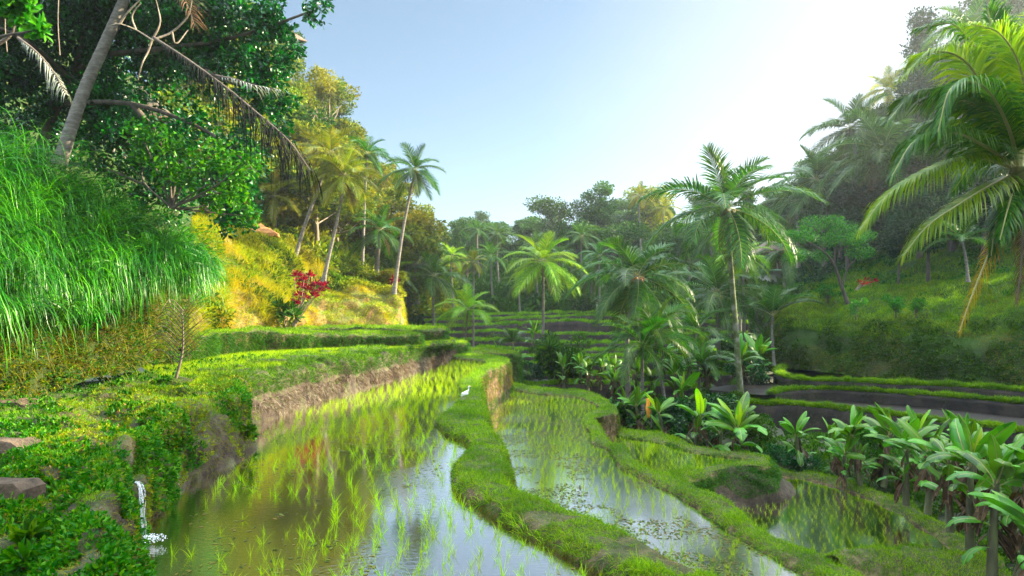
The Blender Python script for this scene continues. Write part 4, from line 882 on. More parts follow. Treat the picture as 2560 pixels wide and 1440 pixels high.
# skyline and landmark trees
LT = [('umb_g', 1395, 640, 490, 112, 1.2, 'sparse layered tree on the far skyline left of the misty ridge'), ('col_g', 1500, 640, 452, 112, 1.25, 'tall leafy tree highest on the far skyline'),
 ('col_y', 1620, 640, 468, 114, 1.6, 'broad tree lit through the sunny mist on the far ridge'), ('round_g', 1305, 650, 555, 115, 1.4, 'rounded tree on the far skyline behind the yellow green palm'),
 ('round_g', 1205, 660, 560, 112, 1.8, 'wide dark tree on the far skyline left of centre'), ('round_g', 1440, 660, 545, 110, 1.3, 'small rounded tree between the sparse tree and the tallest far tree'),
 ('round_g', 1150, 670, 575, 105, 1.2, 'small tree at the left end of the far skyline'), ('umb_y', 815, 400, 192, 66, 1.15, 'airy golden tree against the sky above the leaning palms'),
 ('umb_y', 760, 350, 150, 62, 1.0, 'small golden tree touching the dark foliage at the top of the left hill'), ('cone_b', 2305, 420, 38, 80, .95, 'tall conical dark evergreen rising over the right hill'),
 ('cone_b', 2365, 380, 120, 88, .9, 'narrow dark evergreen just right of the conical tree'), ('umb_g', 2380, 560, 300, 58, 1.5, 'wide dark layered tree behind the near palm fronds'), ('umb_g', 2300, 620, 330, 60, 1.2, 'layered tree beside the leaning palm on the right hill'),
 ('round_b', 2320, 640, 470, 52, 1.4, 'dense rounded evergreen low on the right hillside'), ('round_b', 2245, 650, 520, 56, 1.0, 'small dense evergreen left of the rounded one'), ('round_b', 2460, 640, 430, 55, 1.5, 'dense dark tree under the near palm fronds'),
 ('round_b', 2530, 560, 250, 62, 1.4, 'tall dark tree behind the near palm crown'), ('col_y', 1010, 720, 590, 62, 1.2, 'golden brown tree at the right end of the left wood'), ('round_g', 1060, 690, 580, 75, 1.2, 'dark rounded tree right of the golden brown tree')]
for k, px, pb, pt, Y, w, lab in LT: tree(k, px, pb, pt, Y, lab, w)
# the garden tree on the right hillside: leaning trunk, open layered crown
def garden_tree():
    b = U(2120, 745, 50); root = empty('tree', b, 'open green garden tree with a crooked leaning trunk on the right hillside', 'tree'); mb = MB(); r = np.random.default_rng(5)
    W = lambda px, py, d=0: U(px, py, 50+d)-b
    br = [[(2120,760),(2105,720),(2085,660),(2055,625),(2010,600)], [(2085,660),(2090,620),(2110,580)], [(2055,625),(2050,590),(2030,565)], [(2105,720),(2120,670),(2150,640)], [(2010,600),(1975,590)], [(2055,625),(2030,640),(1990,640)]]
    for i, q in enumerate(br): tube(mb, spline([W(a, c, i*.4-.8*(j > 2)) for j, (a, c) in enumerate(q)], n=10), np.linspace(.16 if i == 0 else .08, .03, 10), 6)
    ob('trunk', mb.mesh('trunk', M['bark'], True), root)
    cl = [(2010,590,30),(1970,590,24),(2110,575,34),(2035,560,34),(2150,630,32),(1990,640,26),(2070,600,30),(2130,600,30),(2080,555,26),(2160,590,24),(2055,640,22)]
    PP = []
    for px, py, rp in cl:
        c = W(px, py, r.normal()*1.0); d = unit(r.normal(size=(620, 3))); PP.append(c+d*(rp*50/F)*(r.random((620, 1))**.4)*[1.2, 1.2, .65])
    PP = np.concatenate(PP); V, T = diamonds(PP, R3(len(PP))+[0, 0, .3], .17*(.6+.8*r.random(len(PP))), .1)
    ob('crown', mesh('crown', V, T, M['leaf_mid']), root)
garden_tree()
# wood trees, scattered over the hill surfaces in groups of look-alikes
def wood(key, n, kinds, hmin, hmax, label, group, sel, seed, mind):
    r = np.random.default_rng(seed); Gd, Nn = SURF[key]; V = Gd.reshape(-1, 3); ok = inframe(V, 100) & sel(V); V = V[ok]; placed = []
    for _ in range(n*40):
        p = V[r.integers(len(V))]
        if all(np.linalg.norm(p-q) > mind for q in placed):
            placed.append(p); h = r.uniform(hmin, hmax); k = kinds[r.integers(len(kinds))]
            s = h/TH.get(k, 9); i = r.integers(2); o = empty('tree', p-np.array([0, 0, .2]), label[k[-1]], 'tree', group[k[-1]], rz=r.uniform(0, 6.28)); o.scale = (s*r.uniform(.9, 1.3),)*2+(s,)
            ob('trunk', TP[k][i][0], o); ob('crown', TP[k][i][1], o)
        if len(placed) >= n: break
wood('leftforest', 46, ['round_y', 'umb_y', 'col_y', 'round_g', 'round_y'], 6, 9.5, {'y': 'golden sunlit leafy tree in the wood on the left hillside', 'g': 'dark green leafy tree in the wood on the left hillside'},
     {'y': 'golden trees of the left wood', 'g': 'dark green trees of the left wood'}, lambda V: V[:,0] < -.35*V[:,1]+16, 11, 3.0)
wood('backforest', 46, ['round_g', 'col_g', 'umb_g', 'round_g'], 7, 11, {'g': 'hazy dark green tree in the shaded far wood across the valley'}, {'g': 'trees of the far wood across the valley'}, lambda V: (V[:,1] < 150) & (V[:,2] > 3), 12, 5.0)
wood('right', 44, ['round_b', 'col_g', 'round_b', 'umb_g'], 6, 10, {'b': 'dense blue green evergreen in the wood on the right hill', 'g': 'dark green leafy tree in the wood on the right hill'},
     {'b': 'evergreens of the right wood', 'g': 'leafy trees of the right wood'}, lambda V: (V[:,1] > 62) & (V[:,2] > 7) & (V[:,1] < 115) & (V[:,0] > .42*V[:,1]), 13, 4.0)
# bushes along the golden hill top, valley, right brow
BU = [('bush_y', 770, 680, 615, 43, 'yellow green bush between the two leaning palms'), ('bush_y', 870, 705, 640, 45, 'yellow green bush right of the leaning palm foot'), ('bush_y', 940, 735, 655, 44, 'light green garden bush left of the lone tall palm'),
 ('bush_g', 905, 720, 660, 47, 'dark bush behind the garden bush on the golden hill'), ('bush_y', 655, 650, 560, 44, 'sunlit bush at the edge of the big shady tree'), ('bush_y', 700, 640, 575, 48, 'bush at the foot of the sunlit wood palm'),
 ('bush_y', 990, 720, 672, 48, 'small bush at the end of the golden hill'), ('bush_m', 2240, 770, 728, 44, 'bright green shrub on the brow of the right hillside'), ('bush_m', 2140, 775, 738, 47, 'bright green shrub left of its larger neighbour on the right brow'),
 ('bush_m', 1990, 745, 700, 60, 'pale green shrub at the left end of the right brow'), ('bush_m', 2290, 770, 735, 42, 'low bright green shrub right of the brow shrub'), ('bush_m', 2070, 745, 705, 55, 'pale green shrub below the garden tree'),
 ('bush_g', 1395, 945, 830, 47, 'loose leafy shrub right of the pale straight trunk'), ('bush_g', 1430, 950, 870, 48, 'smaller loose shrub beside the first far terrace'), ('bush_d', 1320, 950, 895, 47, 'dark bush left of the pale straight trunk'),
 ('bush_g', 1600, 795, 720, 78, 'blue green thicket bush above the far terraces'), ('bush_g', 1450, 795, 715, 80, 'rounded thicket bush left of the white posts'), ('bush_g', 1535, 795, 730, 79, 'thicket bush by the white posts'), ('bush_g', 1385, 790, 730, 82, 'thicket bush above the left far terraces'),
 ('bush_d', 1560, 1085, 1000, 33, 'dark leafy bush under the short palm'), ('bush_d', 1700, 1100, 990, 31, 'dark glossy bush beside the orange cloth'), ('bush_d', 1770, 1125, 985, 29, 'tall dark bush among the banana plants'), ('bush_g', 1800, 1050, 960, 36, 'loose bush in front of the mossy trunk'),
 ('bush_g', 1870, 1125, 1040, 29, 'low bush behind the bright banana plant'), ('bush_m', 2200, 1150, 1050, 24, 'shrub with small leaves among the right banana plants'), ('bush_g', 1180, 905, 860, 46, 'little bush at the foot of the slender palm'), ('bush_g', 1225, 905, 868, 47, 'little bush at the end of the upper terraces'),
 ('bush_g', 1350, 885, 850, 55, 'little bush on the far terrace left of the pale trunk'), ('bush_d', 1950, 1180, 1110, 26, 'clipped dark hedge bush beside the mound'), ('bush_d', 2010, 1195, 1130, 26, 'dark bush at the back of the lowest paddy'),
 ('bush_g', 1660, 1080, 1010, 34, 'leafy bush between the thin trunks'), ('bush_d', 1870, 960, 880, 44, 'dark bush near the foot of the right hillside'), ('bush_d', 1892, 985, 915, 45, 'dark bush at the left end of the right terraces'), ('bush_g', 1775, 945, 885, 53, 'bush closing the gap left of the mossy trunk'), ('bush_g', 1840, 900, 830, 56, 'pale bush behind the mossy trunk')]
for k, px, pb, pt, Y, lab in BU: tree(k, px, pb, pt, Y, lab, 1.15, cat='bush', name='bush')

# red shrubs (cordyline): stems with tufts of long leaves
def tuft_shrub(px, py, Y, tufts, m, label, L=.35, n=26, lm=None, cat='shrub', name='red_shrub'):
    b = U(px, py, Y); root = empty(name, b, label, cat); st = MB(); VV, TT, o = [], [], 0
    for tx, ty in tufts:
        c = U(tx, ty, Y+rng.normal()*.3)-b; tube(st, spline([b*0+rng.normal(size=3)*.05, c*.5+rng.normal(size=3)*.08, c], n=6), np.linspace(.03, .015, 6), 5)
        D = unit(R3(n)*[1, 1, .7]+[0, 0, .55]); V, T = leaves(c+D*.03, D, L*(.7+.5*rng.random(n)), L*.24); VV.append(V); TT.append(T+o); o += len(V)
    ob('stem', st.mesh('stem', M['bark_pale'], True), root); ob('foliage', mesh('foliage', np.concatenate(VV), np.concatenate(TT), m), root)
tuft_shrub(735, 812, 33.5, [(760,700),(775,690),(790,712),(770,725),(748,738),(800,728),(786,740),(752,715),(740,760),(765,745),(810,716),(742,690)], M['red'], 'tall red leaved shrub in front of the golden cliff')
tuft_shrub(975, 740, 44, [(955,698),(965,690),(975,695),(985,700),(960,710),(978,712),(950,705),(990,712)], M['red'], 'small red leaved shrub beside the lone tall palm', .4, 18)
tuft_shrub(712, 820, 33, [(712,790),(700,770),(725,775),(735,790),(690,795)], M['grass_dark'], 'spiky dark green shrub at the foot of the golden hillside', .55, 30, name='spiky_shrub')
tuft_shrub(2140, 725, 48, [(2150,705),(2165,700),(2160,712),(2175,708),(2185,703)], M['red'], 'low red leaved shrub on the brow of the right hillside', .3, 14)
tuft_shrub(1375, 940, 46, [(1380,880),(1372,900),(1390,905),(1385,925),(1370,870)], M['grass_dark'], 'spiky dark shrub right of the pale straight trunk', .9, 34, name='spiky_shrub')

# ------------------------------------------------------------------ banana plants
def banana_leaf(L, W, e, bend, seed, torn=.25):
    r = np.random.default_rng(seed); n = 18; s = np.linspace(0, 1, n+1); an = e-bend*s**1.3
    x = np.r_[0, np.cumsum(np.cos(an[:-1]))*L/n]; z = np.r_[0, np.cumsum(np.sin(an[:-1]))*L/n]; Pc = np.stack([x, 0*x, z], 1); mb = MB()
    tube(mb, Pc[::2], .018*(1-.8*s[::2])+.004, 5, 1, False)
    w = W*np.clip(np.interp(s, [0,.12,.2,.35,.55,.8,.93,1], [0,0,.5,.9,1,.75,.4,.02]), 0, 1)
    T = unit(np.gradient(Pc, axis=0)); Up = np.cross(np.array([[0,1.,0]]), T)*-1; Up[Up[:,2] < 0] *= 1
    for sg in (-1, 1):
        i = 2
        while i < n:
            k = i+1
            while k < n and r.random() > torn: k += 1
            dr = .15+.35*r.random()*(1 if torn < .4 else 2); idx = np.arange(i, k+1)
            V = []
            for q in idx:
                g = .25*w[q]
                V += [Pc[q], Pc[q]+np.array([T[q,0]*.12*w[q], sg*w[q]*.28, g*.35+T[q,2]*.1*w[q]]), Pc[q]+np.array([T[q,0]*.25*w[q], sg*w[q]*.5, g*.3-dr*w[q]*.4])]
            m_ = len(idx); Q = []
            for q in range(m_-1):
                for c in (0, 1): Q.append([3*q+c, 3*q+c+1, 3*q+c+4, 3*q+c+3])
            mb.add(V, Q, 0); i = k
    return mb
BE = [(1.42, .7), (1.2, 1.25), (.95, 1.5), (.7, 1.7), (.3, 1.5), (1.5, .15)]
BLM = {}
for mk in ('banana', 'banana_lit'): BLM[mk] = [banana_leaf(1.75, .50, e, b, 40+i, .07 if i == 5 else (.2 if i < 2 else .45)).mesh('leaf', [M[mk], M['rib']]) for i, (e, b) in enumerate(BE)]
BLD = [banana_leaf(1.1, .3, -.8, .6, 60+i, .5).mesh('dry_leaf', [M['banana_dry'], M['rib_dead']]) for i in range(2)]
BST = []
for i in range(3):
    mb = MB(); tube(mb, spline([(0,0,-.1), (.03*i,.02,.5), (.02,-.03*i,1.0)], n=8), np.array([.13,.12,.11,.10,.09,.08,.07,.05]), 9); BST.append(mb.mesh('stem', M['banana_stem'], True))
def banana(px, pb, pc, Y, rpx, label, n=8, lit=0, dry=3, sd=0, upright=0, group=None):
    """pb/pc rows of foot and leaf base; rpx leaf length in photo pixels"""
    r = np.random.default_rng(500+int(px)+sd); b = U(px, pb, Y); h = (pb-pc)*Y/F; z = ground_z(b, .25); h += b[2]-z; b[2] = z; root = empty('banana_plant', b, label, 'banana plant', group)
    tl = (r.normal()*.10, r.normal()*.10, 0); ob('stem', BST[r.integers(3)], root, rot=tl, sc=(max(.5, min(.85, h*.8)),)*2+(h,)); s = rpx*Y/F/1.6
    R_ = np.array(Euler(tl).to_matrix()); n = n+6
    for i in range(n):
        u = (i+.5)/n; k = min(4, int(u**1.1*5)) if not (i == 0 and upright) else 5
        if upright > 1 and i < upright: k = 5 if i % 2 == 0 else 0
        key = 'banana_lit' if i < lit else 'banana'; low = i >= n-5
        t = R_@np.array([0, 0, h*(.97-.12*u if not low else r.uniform(.15, .7))])
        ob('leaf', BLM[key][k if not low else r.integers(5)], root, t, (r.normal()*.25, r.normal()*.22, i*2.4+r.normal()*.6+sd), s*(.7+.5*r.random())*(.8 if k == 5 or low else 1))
    for i in range(dry*2+3): ob('dry_leaf', BLD[r.integers(2)], root, (0, 0, h*(.35+.6*r.random())), (r.normal()*.2, 0, r.uniform(0, 6.28)), s*(.6+.6*r.random()))
BN = [(1735,1125,1040,27,78,'young banana plant with three upright yellow green leaves beside the dark bush',6,3,2,3), (1665,1100,1030,30,60,'banana plant with bright upright leaves left of the yellow green one',7,2,2,1),
 (1840,1155,1075,25,92,'banana plant with the largest bright green leaves behind the small upper paddy',10,3,3,2), (1795,1150,1080,26,60,'banana plant half hidden left of the large bright one',7,1,3,1), (1865,1100,1030,30,55,'banana plant with a single tall upright leaf behind the large bright one',5,2,1,2),
 (2000,1165,1085,26,60,'lone banana plant with drooping leaves in front of the dark terrace wall',8,0,3,0), (2095,1165,1100,25,55,'small banana plant with a yellow leaf right of the lone one',6,1,3,1), (2150,1195,1085,23,85,'banana plant with leaves fanned high above its neighbours',9,1,2,0),
 (2210,1190,1085,23.5,85,'tall banana plant whose big leaves cross the lowest terrace line',9,1,3,1), (2265,1230,1120,20,95,'banana plant with a big backlit leaf above the paddy edge',9,1,4,1), (2320,1250,1130,19,90,'banana plant with tattered brown skirts in the middle of the right row',9,0,5,0),
 (2375,1290,1150,17,105,'banana plant at the bend of the lowest paddy with long drooping leaves',9,0,5,0), (2425,1330,1150,15.5,130,'banana plant with one very broad upright leaf',9,1,5,1), (2480,1390,1190,13.5,140,'big banana plant with pale green blades near the right edge',9,0,6,0),
 (2550,1400,1200,13.5,140,'banana plant cut by the right edge of the photo',8,0,5,0), (2530,1300,1120,17,100,'banana plant behind the nearest ones at the right edge',8,0,5,0), (2440,1250,1100,20,80,'banana plant behind the broad leafed one',8,0,4,0), (2380,1220,1110,21,80,'banana plant in the back row right of the bend',8,0,4,0),
 (2300,1190,1090,24,70,'banana plant in the back row above the big backlit leaf',8,1,4,0), (2110,1200,1130,23,60,'low banana clump with feathery young leaves at the paddy back',7,1,3,0), (2590,1470,1330,9.5,170,'nearest banana plant with two blue green blades at the lower right corner',6,0,1,0),
 (1300,950,905,46,38,'small banana plant with one yellow upright leaf left of the pale trunk',6,2,1,1), (1330,870,830,58,36,'banana plant with tall leaves on the far terraces',6,1,0,1), (1450,945,905,44,40,'banana plant right of the pale trunk with an upright leaf',6,1,2,1), (1238,905,880,47,30,'tiny banana plant at the end of the upper terraces',6,0,1,0),
 (1500,960,915,42,38,'first banana plant of the row before the far terraces',7,0,3,0), (1540,970,920,41,40,'banana plant in the row just left of the brown palm trunk',7,0,3,0), (1585,985,925,39,42,'banana plant right behind the short palm trunk',7,0,3,0), (1530,1010,950,38,46,'banana plant in front of the row left of the short palm',8,0,4,0),
 (1630,1020,950,37,50,'banana plant between the two thin palm trunks',7,0,2,0), (1690,1000,935,38,60,'banana plant with broad dull leaves right of the thin trunks',8,0,2,0), (1600,1085,1010,32,60,'banana clump at the foot of the short palm',9,0,5,0), (1555,1085,1010,33,55,'banana clump with dark brown skirts left of the short palm foot',9,0,6,0),
 (1700,1050,975,33,62,'banana plant with tall blade behind the dark glossy bush',8,1,2,1), (1850,960,900,42,62,'leafy banana plant right of the mossy trunk',9,1,2,1), (1900,950,890,46,60,'banana plant at the foot of the right hillside',8,0,2,0), (1770,960,905,42,55,'banana plant just left of the mossy trunk',8,0,2,0),
 (1650,930,885,48,50,'banana plant in front of the bright far terrace rims',7,0,1,1), (1720,940,890,47,48,'banana plant behind the young feathery palm',7,0,1,0), (1410,960,920,44,38,'banana plant under the loose leafy shrub',6,0,2,0), (1470,970,930,42,38,'banana plant at the left start of the row',7,0,3,0)]
for q in BN: banana(*q[:6], n=q[6], lit=q[7], dry=q[8], upright=q[9])
# ------------------------------------------------------------------ tall drooping grass at the left
def tall_grass():
    # clumps rooted along the slope behind the path, arching out and down, mostly to the right and towards us
    VV, TT, o = [], [], 0
    for i in range(2300):
        px = rng.uniform(-160, 505); u = (px+160)/665
        lo = 905-150*u; hi = np.interp(px, [-160,0,150,330,430,500], [335,380,440,550,630,700])+rng.normal()*22
        f = rng.random()**.9; py = hi+(lo-100-hi)*f+rng.normal()*22
        Yd = 11+5.5*u+2.4*(1-f)+rng.normal()*.35
        c = U(px, py, Yd); m = rng.integers(3, 14); up = rng.random() > f*1.05
        th0 = rng.normal(.1, .7) if up else rng.normal(.9, 1.1); th = th0+rng.normal(0, .3, m)
        zz = (.1+.9*rng.random())*np.ones(m)+rng.normal(0, .18, m) if up else .1+.9*rng.random(m)
        D = np.stack([np.cos(th), -np.abs(np.sin(th))*.7-.12, zz], 1)+R3(m)*.14
        P = c+R3(m)*.07; V, T = blades(P, D, (.9+1.1*rng.random(m))*(1-.25*u)*rng.uniform(.5, 1.25), (.005+.010*rng.random(m)**2), rng.uniform(.3, 1.3) if up else rng.uniform(.9, 2.6), 9)
        V = V+(vnoise(V*2.1)*.04)[:,None]
        VV.append(V); TT.append(T+o); o += len(V)
    return prop(ob('tall_grass', mesh('tall_grass', np.concatenate(VV), np.concatenate(TT), M['reed'])), 'dense mass of long arching bright green grass blades overhanging the left slope', 'tall grass', kind='stuff')
tall_grass()
def reed_cone(px, py, Y, n, L, lab):
    c = U(px, py, Y); a = rng.uniform(0, 6.28, n); D = np.stack([np.cos(a)*.7, np.sin(a)*.5-.2, .9+.4*rng.random(n)], 1)
    V, T = blades(R3(n)*.1, D, L*(.6+.5*rng.random(n)), .011*np.ones(n), 1.7, 7)
    prop(ob('grass_tuft', mesh('grass_tuft', V, T, M['reed']), loc=c), lab, 'grass tuft')
reed_cone(140, 800, 12.4, 70, 1.2, 'separate drooping grass tuft low on the left slope'); reed_cone(215, 800, 13, 60, 1.1, 'pale drooping grass tuft right of its lower left neighbour'); reed_cone(40, 720, 12, 60, 1.2, 'grass tuft at the left edge under the tall grass')

grass_on('hanging_straw', ['leftslope'], 55, .55, .006, M['grass_dry'], 'dead brown blades hanging under the tall grass', 'dry grass', up=.1, nrm=.9, rnd=.4, bend=1.8, pw=1, grow=.1, seg=6, sel=lambda P, n: (P[:,2] > 1.5) & (P[:,2] < 5) & (vnoise(P*.9) > -.2))
# ------------------------------------------------------------------ big shady tree at the upper left
def shady_tree():
    b = U(60, 620, 19); root = empty('tree', b, 'big shady tree with glossy dark leaves filling the upper left corner', 'tree'); r = np.random.default_rng(77)
    mb = MB(); W = lambda px, py, Y: U(px, py, Y)-b
    limbs = [[(60,640,19),(90,400,18.5),(180,200,18),(300,60,17)], [(150,260,18.2),(330,260,17),(520,330,16.5),(640,430,16)], [(220,140,18),(420,120,16.5),(600,90,16),(800,20,15.5)], [(330,260,17),(450,400,17),(560,480,16.5)],
             [(420,120,16.5),(560,200,16),(700,230,16)], [(90,400,18.5),(250,420,18),(380,470,17.5)], [(180,200,18),(60,100,16),(-80,40,15)], [(180,200,18),(260,-60,17),(420,-120,16)]]
    for i, l in enumerate(limbs): tube(mb, spline([W(*q) for q in l], n=14), np.linspace(.22 if i == 0 else .09, .025, 14), 7)
    # crown blobs in sight-line form: px, py, radius px, depth, share
    cl = [(40,60,120,17,1),(180,60,130,18,1),(60,200,110,18,1),(330,60,120,18,1),(460,60,110,17,.9),(590,60,100,16.5,.9),(690,60,75,16,.8),(780,15,45,15.5,.35),(250,200,110,18.5,1),(390,170,90,17.5,.6),(540,170,80,16.5,.55),(650,170,80,16,.65),(720,150,40,16,.4),
          (300,330,100,18.5,1),(240,270,80,19,1),(400,330,80,18,.45),(500,300,60,17,.3),(640,260,60,16.5,.5),(700,250,45,16,.45),(600,330,55,16.5,.45),(690,320,40,16,.35),(480,400,90,17.5,.55),(360,420,80,18.5,.9),(580,420,70,16.5,.6),(420,480,80,18,.7),(560,500,65,17,.6),(620,480,50,16.5,.5),(590,560,40,17,.35),(640,400,40,16.5,.4),(-60,300,90,18,1),(120,330,70,19.5,.8),(0,-60,120,17,1),(500,-60,140,17,1),(250,-60,140,17,1)]
    PP, DD = [], []
    for px, py, rp, Y, sh in cl:
        n = int(2500*min(1.15, sh*1.2)*(rp/100)**2); k = max(3, int(rp/9)); R = rp*Y/F; c = W(px, py, Y)
        sub = c+unit(r.normal(size=(k*3, 3)))*(R*(r.random((k*3, 1))**.5))*[1, 1.3, 1]; s = R*.3
        idx = r.integers(len(sub), size=n); d = unit(r.normal(size=(n, 3))); PP.append(sub[idx]+d*s*(r.random((n, 1))**.5)); DD.append(d*.6+r.normal(size=(n, 3))*.5+[.25, -.1, -.25])
    PP = np.concatenate(PP); DD = np.concatenate(DD); L = .105+.06*r.random(len(PP)); V, T = leaves(PP, DD, L, L*.52, .12)
    ob('trunk', mb.mesh('trunk', M['bark'], True), root); ob('crown', mesh('crown', V, T, M['leaf_dark']), root)
shady_tree()
def sapling(px, py, Y, cl, m, label, L=.14):
    b = U(px, py, Y); root = empty('sapling', b, label, 'sapling'); mb = MB(); PP = []
    for a, c, rp in cl:
        w = U(a, c, Y+rng.normal()*.3)-b; tube(mb, spline([b*0, w*.5+rng.normal(size=3)*.1, w], n=8), np.linspace(.03, .01, 8), 5); n = int(3*rp)
        PP.append(w+unit(R3(n))*(rp*Y/F)*(rng.random((n, 1))**.5))
    PP = np.concatenate(PP); V, T = leaves(PP, R3(len(PP))+[0,-.2,.1], L*(.7+.6*rng.random(len(PP))), L*.5)
    ob('stem', mb.mesh('stem', M['bark'], True), root); ob('foliage', mesh('foliage', V, T, m), root)
sapling(430, 520, 15, [(350,330,38),(400,350,45),(450,380,40),(420,430,45),(370,390,40),(500,410,40),(540,380,40),(580,430,45),(620,400,40),(590,480,45),(540,500,45),(620,540,35),(470,450,40)], M['leaf_mid'], 'fresh green sapling foliage in front of the big shady tree')
sapling(-20, 120, 10, [(40,30,28),(70,60,24),(95,75,18),(60,10,26),(20,20,30)], M['leaf_mid'], 'bright green leafy twig hanging in the top left corner', .17)
# leaning bare palm trunk in front of the shady tree
b = U(158, 350, 15.5); root = empty('palm_tree', b, 'grey ringed palm trunk leaning right through the big shady tree', 'palm tree'); mb = MB()
trunk(mb, [b*0+[-.1,0,-.6], U(205, 240, 15.5)-b, U(262, 110, 15.5)-b, U(318, -20, 15.5)-b, U(345, -110, 15.5)-b], .145, .11, 16, 1.2, 60)
ob('trunk', mb.mesh('trunk', M['trunk'], True), root)
for k in range(9):
    mk = 'palm_dead' if k < 3 else 'palm'; i = [6, 5, 4, 2, 3, 1, 4, 0, 3][k]
    ob('frond', FR[mk][1][i][k % 2], root, U(345, -110, 15.5)-b, (0, 0, [5.9, .3, 3.4, 1, 4, 2.2, 5.2, 0, 2.9][k]), .75)
def hung_frond(pts, Y0, key, ll, npair, label, hang=1.2, wl=.032, seed=3):
    """long dead frond along a sight-line path, leaflets hanging"""
    Pc = spline([U(a, c, d) for a, c, d in pts], n=40); b = Pc[0].copy(); Pc = Pc-b; r = np.random.default_rng(seed); mb = MB(); s = np.linspace(0, 1, 40)
    L = np.linalg.norm(np.diff(Pc, axis=0), axis=1).sum(); tube(mb, Pc, .03*(1-.85*s)+.005, 6, 1)
    t = np.linspace(.05, .99, npair); P = np.stack([np.interp(t, s, Pc[:,i]) for i in range(3)], 1); Tn = unit(np.stack([np.interp(t, s, np.gradient(Pc[:,i])) for i in range(3)], 1))
    Sd = unit(np.cross(Tn, [0,0,1.])); prof = np.interp(t, [0,.25,.5,.8,1], [.15,.5,1,.9,.4])*ll
    for sg in (-1, 1):
        d = unit(Tn*.55+sg*Sd*.6+R3(npair)*.08); l = (prof*(1+.2*r.normal(size=npair)))[:,None]; d2 = unit(d+[0,0,-hang]); d3 = unit(d*.3+[0,0,-hang]); wd = Tn*wl*.5
        p1 = P+d*l*.22; p2 = p1+d2*l*.35; p3 = p2+d3*l*.43
        V = np.stack([P-wd*.5, P+wd*.5, p1-wd, p1+wd, p2-wd*.8, p2+wd*.8, p3], 1).reshape(-1,3)
        mb.add(V, (np.array([[0,1,3],[0,3,2],[2,3,5],[2,5,4],[4,5,6]])[None]+(np.arange(npair)*7)[:,None,None]).reshape(-1,3), 0)
    prop(ob('dead_frond', mb.mesh('dead_frond', [M[key], M['rib_dead']]), loc=b), label, 'palm frond')
hung_frond([(385,95,12.5),(470,150,12.4),(560,215,12.3),(640,280,12.2),(720,350,12.1),(775,425,12)], 12, 'frond_black', 1.45, 84, 'huge dry black palm frond hanging diagonally across the shady tree')
hung_frond([(45,95,12.5),(90,130,12.4),(130,175,12.4),(165,235,12.3)], 12, 'frond_grey', .55, 30, 'grey withered palm frond hanging at the upper left')
hung_frond([(540,190,13),(590,200,12.9),(640,215,12.8),(700,225,12.8)], 12, 'frond_grey', .35, 20, 'small grey withered frond above the huge black one', hang=.6)
def vines():
    for i, (px, y0, y1, lab) in enumerate([(147,-20,138,'thin bare vine hanging right of the grey frond'), (15,0,130,'thin vine hanging at the left edge'), (70,-20,90,'short thin vine beside the leafy twig')]):
        P = spline([U(px, y0, 13), U(px-2, (y0+y1)/2, 13), U(px+3, y1, 13)], n=12); mb = MB(); tube(mb, P-P[0], .009, 5)
        prop(ob('hanging_vine', mb.mesh('hanging_vine', M['bark_pale'], True), loc=P[0]), lab, 'vine')
vines()
# dead twig branches (pale) at the top
mb = MB(); b = U(380, 100, 13)
for q in [[(380,100),(340,75),(300,60),(270,65)], [(380,100),(370,130),(355,160),(345,200)], [(380,100),(400,60),(395,20),(380,-30)], [(380,100),(430,80),(470,40),(480,0)], [(340,75),(330,40),(350,10)], [(430,80),(440,110),(470,75)], [(300,60),(320,30),(360,-10)]]:
    tube(mb, spline([U(a, c, 13+rng.normal()*.1)-b for a, c in q], n=12), np.linspace(.022, .008, 12), 6)
prop(ob('dead_branch', mb.mesh('dead_branch', M['bark_pale'], True), loc=b), 'pale twisted leafless branch beside the leaning palm trunk', 'branch')

# ------------------------------------------------------------------ fallen frond standing on the bank
b = U(440, 940, 15); root = empty('dead_frond', b, 'dark withered palm frond standing upright like a fan on the terrace bank', 'palm frond'); mb = MB()
W = lambda px, py, d=0: U(px, py, 15+d)-b
tube(mb, spline([W(440,945), W(452,900), W(458,860), W(456,790), W(452,770)], n=14), np.linspace(.035, .008, 14), 6); ob('rib', mb.mesh('rib', M['rib_dead'], True), root)
mb = MB()
for i in range(13):
    py = 905-i*10.5; l = 105-i*4.5
    for sg in (-1, 1):
        p0 = W(440+i*1.3+4, py); x = 448+i*.6+sg*l*(.85 if sg > 0 else 1.0); y = py-(75 if sg > 0 else 45)+i*1.5+abs(rng.normal())*8; bow = W((448+x)/2+2, (py+y)/2-(20 if sg < 0 else 4), -.1)
        tube(mb, spline([p0, bow, W(x, y+(18 if sg < 0 else 0), rng.normal()*.25)], n=8), np.linspace(.012, .004, 8), 4)
ob('leaflets', mb.mesh('leaflets', M['rib_dead'], True), root)
# ------------------------------------------------------------------ waterfall
def foam_mat():
    m, nt, out = mat('white_falling_water'); n = noise_node(nt, 22, 5, .7, None); g = N(nt, 'ShaderNodeNewGeometry'); mp = N(nt, 'ShaderNodeMapping'); mp.inputs['Scale'].default_value = (3, 3, .25)
    nt.links.new(g.outputs['Position'], mp.inputs['Vector']); nt.links.new(mp.outputs[0], n.inputs['Vector'])
    a = ramp(nt, n.outputs[0], [(.46, .0), (.66, .75)])
    p = N(nt, 'ShaderNodeBsdfPrincipled'); p.inputs['Base Color'].default_value = (.8,.84,.86,1); p.inputs['Roughness'].default_value = ANI
    t = N(nt, 'ShaderNodeBsdfTransparent'); ms = N(nt, 'ShaderNodeMixShader'); nt.links.new(a, ms.inputs[0]); nt.links.new(t.outputs[0], ms.inputs[1]); nt.links.new(p.outputs[0], ms.inputs[2]); nt.links.new(ms.outputs[0], out.inputs['Surface']); return m
M['foam'] = foam_mat()
